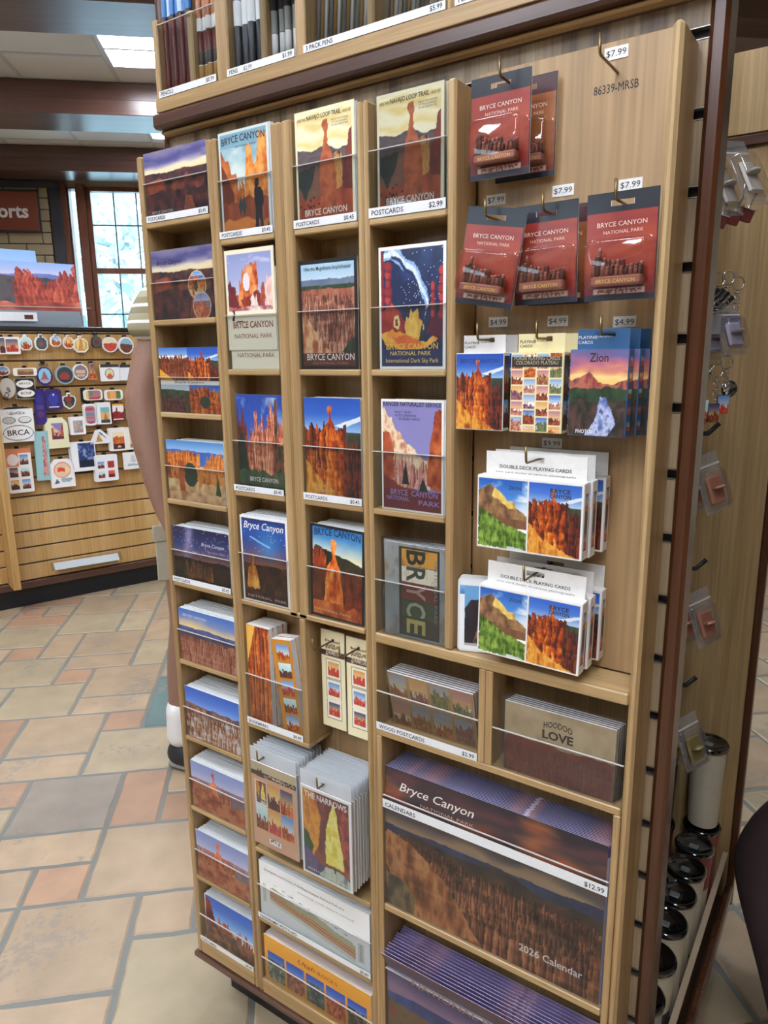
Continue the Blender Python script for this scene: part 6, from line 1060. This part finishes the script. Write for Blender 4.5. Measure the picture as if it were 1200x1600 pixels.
body = {'pel': (at_(.02, 0, .98), .095, .085), 'waist': (at_(.02, 0, 1.15), .11, .10), 'chest': (at_(.01, 0, 1.40), .125, .10), 'ub': (at_(.01, 0, 1.53), .08, .075), 'neck': (at_(.01, 0, 1.635), .058), 'jaw': (at_(.045, 0, 1.715), .074, .078), 'head': (hd, .102, .112), 'crown': (at_(.015, 0, 1.88), .074, .085),
 'hr': (hr, .07), 'tr': (pp(.126, .005, .74), .088), 'kr': (kn_r, .060), 'cr': (pp(.084, .01, .40), .057), 'ar': (an_r, .040), 'hl': (hl, .07), 'tl': (at_(.03, -.1, .74), .088), 'kl': (kn_l, .060), 'cl': (at_(.03, -.115, .40), .057), 'al': (an_l, .040),
 'sr': (pp(.14, -.045, 1.595), .050), 'bu': (pp(.054, -.065, 1.42), .050), 'er': (elr, .049), 'f1': (pp(.026, -.09, 1.16), .050), 'f2': (pp(.044, -.115, 1.03), .039), 'wr': (wrr, .029), 'sl': (at_(.02, -.165, 1.57), .055), 'el': (ell_, .046), 'wl': (wrl, .029)}
ed = [('pel', 'waist'), ('waist', 'chest'), ('chest', 'ub'), ('ub', 'neck'), ('neck', 'jaw'), ('jaw', 'head'), ('head', 'crown'), ('pel', 'hr'), ('hr', 'tr'), ('tr', 'kr'), ('kr', 'cr'), ('cr', 'ar'), ('pel', 'hl'), ('hl', 'tl'), ('tl', 'kl'), ('kl', 'cl'), ('cl', 'al'), ('ub', 'sr'), ('sr', 'bu'), ('bu', 'er'), ('er', 'f1'), ('f1', 'f2'), ('f2', 'wr'), ('ub', 'sl'), ('sl', 'el'), ('el', 'wl')]
def hand(body, ed, key, w, d, side, n):
    d = d.normalized(); s = side.normalized(); nn = d.cross(s).normalized(); pm = w+d*.05; body[key+'p'] = (pm, .032, .016); ed.append((key, key+'p')); body[key+'q'] = (w+d*.085, .034, .014); ed.append((key+'p', key+'q'))
    for i, l in enumerate((.062, .072, .068, .052)):
        o = s*(.027-.018*i); a, b_, c = w+d*.098+o, w+d*(.098+l*.55)+o+nn*.008, w+d*(.098+l*.9)+o+nn*.026
        body[key+'%da' % i] = (a, .0088); body[key+'%db' % i] = (b_, .0082); body[key+'%dc' % i] = (c, .0068); ed += [(key+'q', key+'%da' % i), (key+'%da' % i, key+'%db' % i), (key+'%db' % i, key+'%dc' % i)]
    body[key+'ta'] = (w+d*.045+s*.040, .0105); body[key+'tb'] = (w+d*.085+s*.052+nn*.012, .009); ed += [(key+'p', key+'ta'), (key+'ta', key+'tb')]
hand(body, ed, 'wr', wrr, Vector((.35, .1, -.9)), FX, 1); hand(body, ed, 'wl', wrl, FX+up*-.1, up, 1)
skin('body', ln(body), ed, SKIN, man)
FSH = .0
def face(parent, hd, f, r, off, hair, hairm, skinm):
    up = Vector((0, 0, 1.))
    """eyes, nose, mouth, ears and hair set on the head"""
    c = Vector(hd)-off; m = MB(); q = lambda a, b_, z: c+f*(a-FSH if a > .05 else a)*1.0+r*b_*.92+up*z
    for s in (-1, 1):
        e = q(.083, .031*s, .0); m.lathe([(0, -.009), (.006, -.008), (.0105, 0), (.006, .008), (0, .009)], WHITE, tuple(e), 10); m.lathe([(0, -.0045), (.0045, 0), (0, .0045)], BLACKM, tuple(q(.0925, .031*s, 0)), 8)
    m.build('eyes', parent); m = MB(); m.tube([q(.088, 0, .012), q(.104, 0, -.018), q(.112, 0, -.036), q(.092, 0, -.044)], [.006, .010, .014, .008], skinm, 8); m.build('nose', parent); m = MB(); m.tube([q(.083, -.024, -.072), q(.094, 0, -.069), q(.083, .024, -.072)], [.003, .0065, .003], plain('lips', '8c5048', .5), 8); m.build('mouth', parent); m = MB()
    for s in (-1, 1): m.tube([q(-.005, .086*s, .022), q(-.012, .098*s, .008), q(-.006, .094*s, -.022), q(.0, .084*s, -.034)], [.006, .013, .010, .005], skinm, 8)
    m.build('ears', parent); v = []; F_ = []; nu, nv = 20, 10
    for j in range(nv+1):
        for i in range(nu):
            a = 2*PI*i/nu; fr = .5+.5*math.cos(a); lim = PI*(.60-.27*fr**1.5); t = lim*j/nv; v.append(tuple(q(-.012+math.sin(t)*math.cos(a)*.100, math.sin(t)*math.sin(a)*.094, .012+math.cos(t)*.108)))
    for j in range(nv):
        for i in range(nu): F_.append((j*nu+i, j*nu+(i+1) % nu, (j+1)*nu+(i+1) % nu, (j+1)*nu+i))
    MB().add(v, F_, hairm, True).build('hair', parent)
face(man, hd, FX, RX, P0, 'short', HAIRG, SKIN)
g = .012
skin('shirt', ln({'w0': (at_(.03, 0, .90), .145, .135), 'waist': (at_(.03, 0, 1.15), .148, .135), 'chest': (at_(.02, 0, 1.40), .165, .138), 'ub': (at_(0, 0, 1.555), .115, .108), 'nk': (at_(.005, 0, 1.615), .078), 'sr': (pp(.138, -.048, 1.60), .075), 'sm': (pp(.092, -.06, 1.555), .076), 'bu': (pp(.062, -.065, 1.50), .074), 'b2': (pp(.050, -.065, 1.440), .072), 'sl': (at_(.025, -.165, 1.575), .085), 'bl': (at_(.025, -.165, 1.575)*.55+ell_*.45, .080)}), [('w0', 'waist'), ('waist', 'chest'), ('chest', 'ub'), ('ub', 'nk'), ('ub', 'sr'), ('sr', 'sm'), ('sm', 'bu'), ('bu', 'b2'), ('ub', 'sl'), ('sl', 'bl')], shm, man)
skin('shorts', ln({'tp': (at_(.02, 0, 1.0), .135, .12), 'pel': (at_(.02, 0, .93), .15, .135), 'hr': (hr, .115), 'tr': (pp(.124, .005, .78), .112), 't2': (pp(.134, .005, .655), .096), 'hl': (hl, .115), 'tl': (at_(.03, -.1, .78), .11), 'l2': (at_(.04, -.105, .655), .096)}), [('tp', 'pel'), ('pel', 'hr'), ('hr', 'tr'), ('tr', 't2'), ('pel', 'hl'), ('hl', 'tl'), ('tl', 'l2')], SHORTS, man)
c = loc(pp(.03, -.07, .0)); m = MB(); m.box(-.012, .09, -.0, .012, .83, .885, SHORTS, .004); m.box(-.006, .084, .003, .012, .70, .832, SHORTS, .004); m.build('pocket', man, (c.x, c.y, 0), (0, 0, math.atan2(PL.y, PL.x)))
for s, (k_, a_) in enumerate(((pp(.070, .006, .27), an_r), (at_(.03, -.115, .27), an_l))):
    fd = (PL*.75-PN*.66) if s == 0 else FX
    skin('sock', ln({'a': (k_, .060), 'b': ((k_+a_)/2, .053), 'c': (a_+up*-.02, .050)}), [('a', 'b'), ('b', 'c')], SOCK, man, 2)
    hl_ = a_-fd*.045; fl = lambda d, z: Vector((a_.x, a_.y, z))+fd*d
    skin('shoe', ln({'h': (fl(-.055, .062), .052, .056), 'm': (fl(.03, .058), .046, .050), 'b': (fl(.12, .045), .050, .036), 't': (fl(.19, .036), .042, .027)}), [('h', 'm'), ('m', 'b'), ('b', 't')], SHOE, man)
    skin('shoe_sole', ln({'h': (fl(-.05, .018), .040, .016), 'm': (fl(.03, .017), .038, .015), 'b': (fl(.12, .016), .048, .014), 't': (fl(.20, .016), .038, .013)}), [('h', 'm'), ('m', 'b'), ('b', 't')], SOLE, man)
# second visitor, only a bent knee comes into the picture
TRO = plain('dark_brown_trousers', '3a2a2c', .8, bump=.3, bscale=120); TOP = plain('dark_top', '2a2628', .8)
Q0 = Vector((.212, .46, 0)); kid = thing('person', 'person in dark brown trousers with one knee bent, at the right edge beside the niche', 'person', tuple(Q0)); F2, R2 = Vector((-1, 0, 0)), Vector((0, 1, 0)); a2 = lambda f, r, z: Vector(F2)*f+Vector(R2)*r+up*z
kl2 = a2(.283, -.02, .515); al2 = a2(.175, -.03, .10)
b2 = {'pel': (a2(0, 0, .90), .10, .09), 'waist': (a2(.02, 0, 1.06), .10, .085), 'chest': (a2(.05, 0, 1.28), .11, .09), 'ub': (a2(.06, 0, 1.39), .07, .065), 'neck': (a2(.08, 0, 1.48), .05), 'jaw': (a2(.115, 0, 1.55), .072, .075), 'head': (a2(.105, 0, 1.63), .098, .108), 'crown': (a2(.09, 0, 1.705), .072, .082), 'hl': (a2(.02, -.08, .86), .065), 'tl': (a2(.16, -.05, .68), .075), 'kl': (kl2, .060), 'cl': (a2(.225, -.025, .33), .054), 'al': (al2, .036), 'hr': (a2(0, .08, .86), .065), 'kr': (a2(.06, .10, .47), .058), 'ar': (a2(-.02, .10, .10), .036),
 'sl': (a2(.06, -.15, 1.355), .048), 'el': (a2(.04, -.21, 1.10), .042), 'wl': (a2(.155, -.12, .94), .027), 'sr': (a2(.06, .15, 1.355), .048), 'er': (a2(.0, .22, 1.10), .042), 'wr': (a2(.04, .23, .88), .027)}
e2 = [('pel', 'waist'), ('waist', 'chest'), ('chest', 'ub'), ('ub', 'neck'), ('neck', 'jaw'), ('jaw', 'head'), ('head', 'crown'), ('pel', 'hl'), ('hl', 'tl'), ('tl', 'kl'), ('kl', 'cl'), ('cl', 'al'), ('pel', 'hr'), ('hr', 'kr'), ('kr', 'ar'), ('ub', 'sl'), ('sl', 'el'), ('el', 'wl'), ('ub', 'sr'), ('sr', 'er'), ('er', 'wr')]
hand(b2, e2, 'wl', a2(.155, -.12, .94), Vector((-.75, .1, -.6)), R2, 1); hand(b2, e2, 'wr', a2(.04, .23, .88), Vector((-.2, 0, -1)), F2, 1)
skin('body', b2, e2, SKIND, kid); face(kid, a2(.105, 0, 1.63), F2, R2, Vector((0, 0, 0)), 'short', HAIRD, SKIND)
skin('trousers', {'tp': (a2(.005, 0, .98), .10, .085), 'pel': (a2(0, 0, .90), .118, .105), 'hl': (a2(.02, -.085, .86), .102), 'tl': (a2(.16, -.05, .68), .094), 'kl': (kl2, .072), 'cl': (a2(.222, -.025, .33), .068), 'al': (a2(.175, -.03, .13), .055), 'hr': (a2(0, .085, .86), .102), 'kr': (a2(.06, .10, .47), .074), 'ar': (a2(-.02, .10, .13), .056)}, [('tp', 'pel'), ('pel', 'hl'), ('hl', 'tl'), ('tl', 'kl'), ('kl', 'cl'), ('cl', 'al'), ('pel', 'hr'), ('hr', 'kr'), ('kr', 'ar')], TRO, kid)
skin('top', {'w0': (a2(.01, 0, .87), .15, .135), 'waist': (a2(.02, 0, 1.06), .14, .115), 'chest': (a2(.05, 0, 1.28), .153, .12), 'ub': (a2(.06, 0, 1.41), .105, .10), 'nk': (a2(.07, 0, 1.455), .07), 'sl': (a2(.06, -.155, 1.365), .078), 'el': (a2(.04, -.21, 1.10), .053), 'w1': (a2(.13, -.14, .975), .040), 'sr': (a2(.06, .155, 1.365), .078), 'er': (a2(.0, .22, 1.10), .053), 'w2': (a2(.035, .228, .92), .040)}, [('w0', 'waist'), ('waist', 'chest'), ('chest', 'ub'), ('ub', 'nk'), ('ub', 'sl'), ('sl', 'el'), ('el', 'w1'), ('ub', 'sr'), ('sr', 'er'), ('er', 'w2')], TOP, kid)
for s in (-1, 1):
    a_ = al2 if s < 0 else a2(-.02, .10, .10); fl = lambda d, z: Vector((a_.x, a_.y, z))+F2*d
    skin('shoe', {'h': (fl(-.04, .042), .036, .040), 'm': (fl(.03, .044), .040, .042), 'b': (fl(.11, .036), .045, .034), 't': (fl(.17, .030), .036, .026)}, [('h', 'm'), ('m', 'b'), ('b', 't')], SHOE, kid)

# ================================================================== daylight, camera
wd = bpy.data.worlds.new('sky'); SC.world = wd; wd.use_nodes = True; N = wd.node_tree.nodes; K = wd.node_tree.links; bg = N['Background']
sky = N.new('ShaderNodeTexSky'); sky.sky_type = 'HOSEK_WILKIE'; sky.turbidity = 4; sky.sun_direction = Vector((.3, -.5, .8)).normalized()
mx = N.new('ShaderNodeMix'); mx.data_type = 'RGBA'; mx.inputs[0].default_value = .75; K.new(sky.outputs[0], mx.inputs[6]); mx.inputs[7].default_value = (.84, .93, 1.02, 1); K.new(mx.outputs[2], bg.inputs[0]); bg.inputs[1].default_value = 7.
cam = bpy.data.cameras.new('camera'); co = bpy.data.objects.new('camera', cam); COL.objects.link(co); SC.camera = co
cam.sensor_fit = 'VERTICAL'; cam.sensor_height = 36; cam.lens = 1123.5/1600*36; cam.clip_start = .02
yw, pt, rl = R(-34.1987), R(12.3002), R(-.6942)
F_ = Vector((math.sin(yw)*math.cos(pt), math.cos(yw)*math.cos(pt), -math.sin(pt))); rt = Vector((math.cos(yw), -math.sin(yw), 0)); uu = rt.cross(F_)
RR = rt*math.cos(rl)+uu*math.sin(rl); UU = uu*math.cos(rl)-rt*math.sin(rl)
Mx = Matrix.Identity(4)
for i in range(3): Mx[i][0] = RR[i]; Mx[i][1] = UU[i]; Mx[i][2] = -F_[i]
Mx[1][3] = -.87; Mx[2][3] = 1.40; co.matrix_world = Mx
vs = SC.view_settings; vs.view_transform = 'Standard'; vs.look = 'None'; vs.gamma = 1; vs.use_curve_mapping = False; vs.exposure = .55
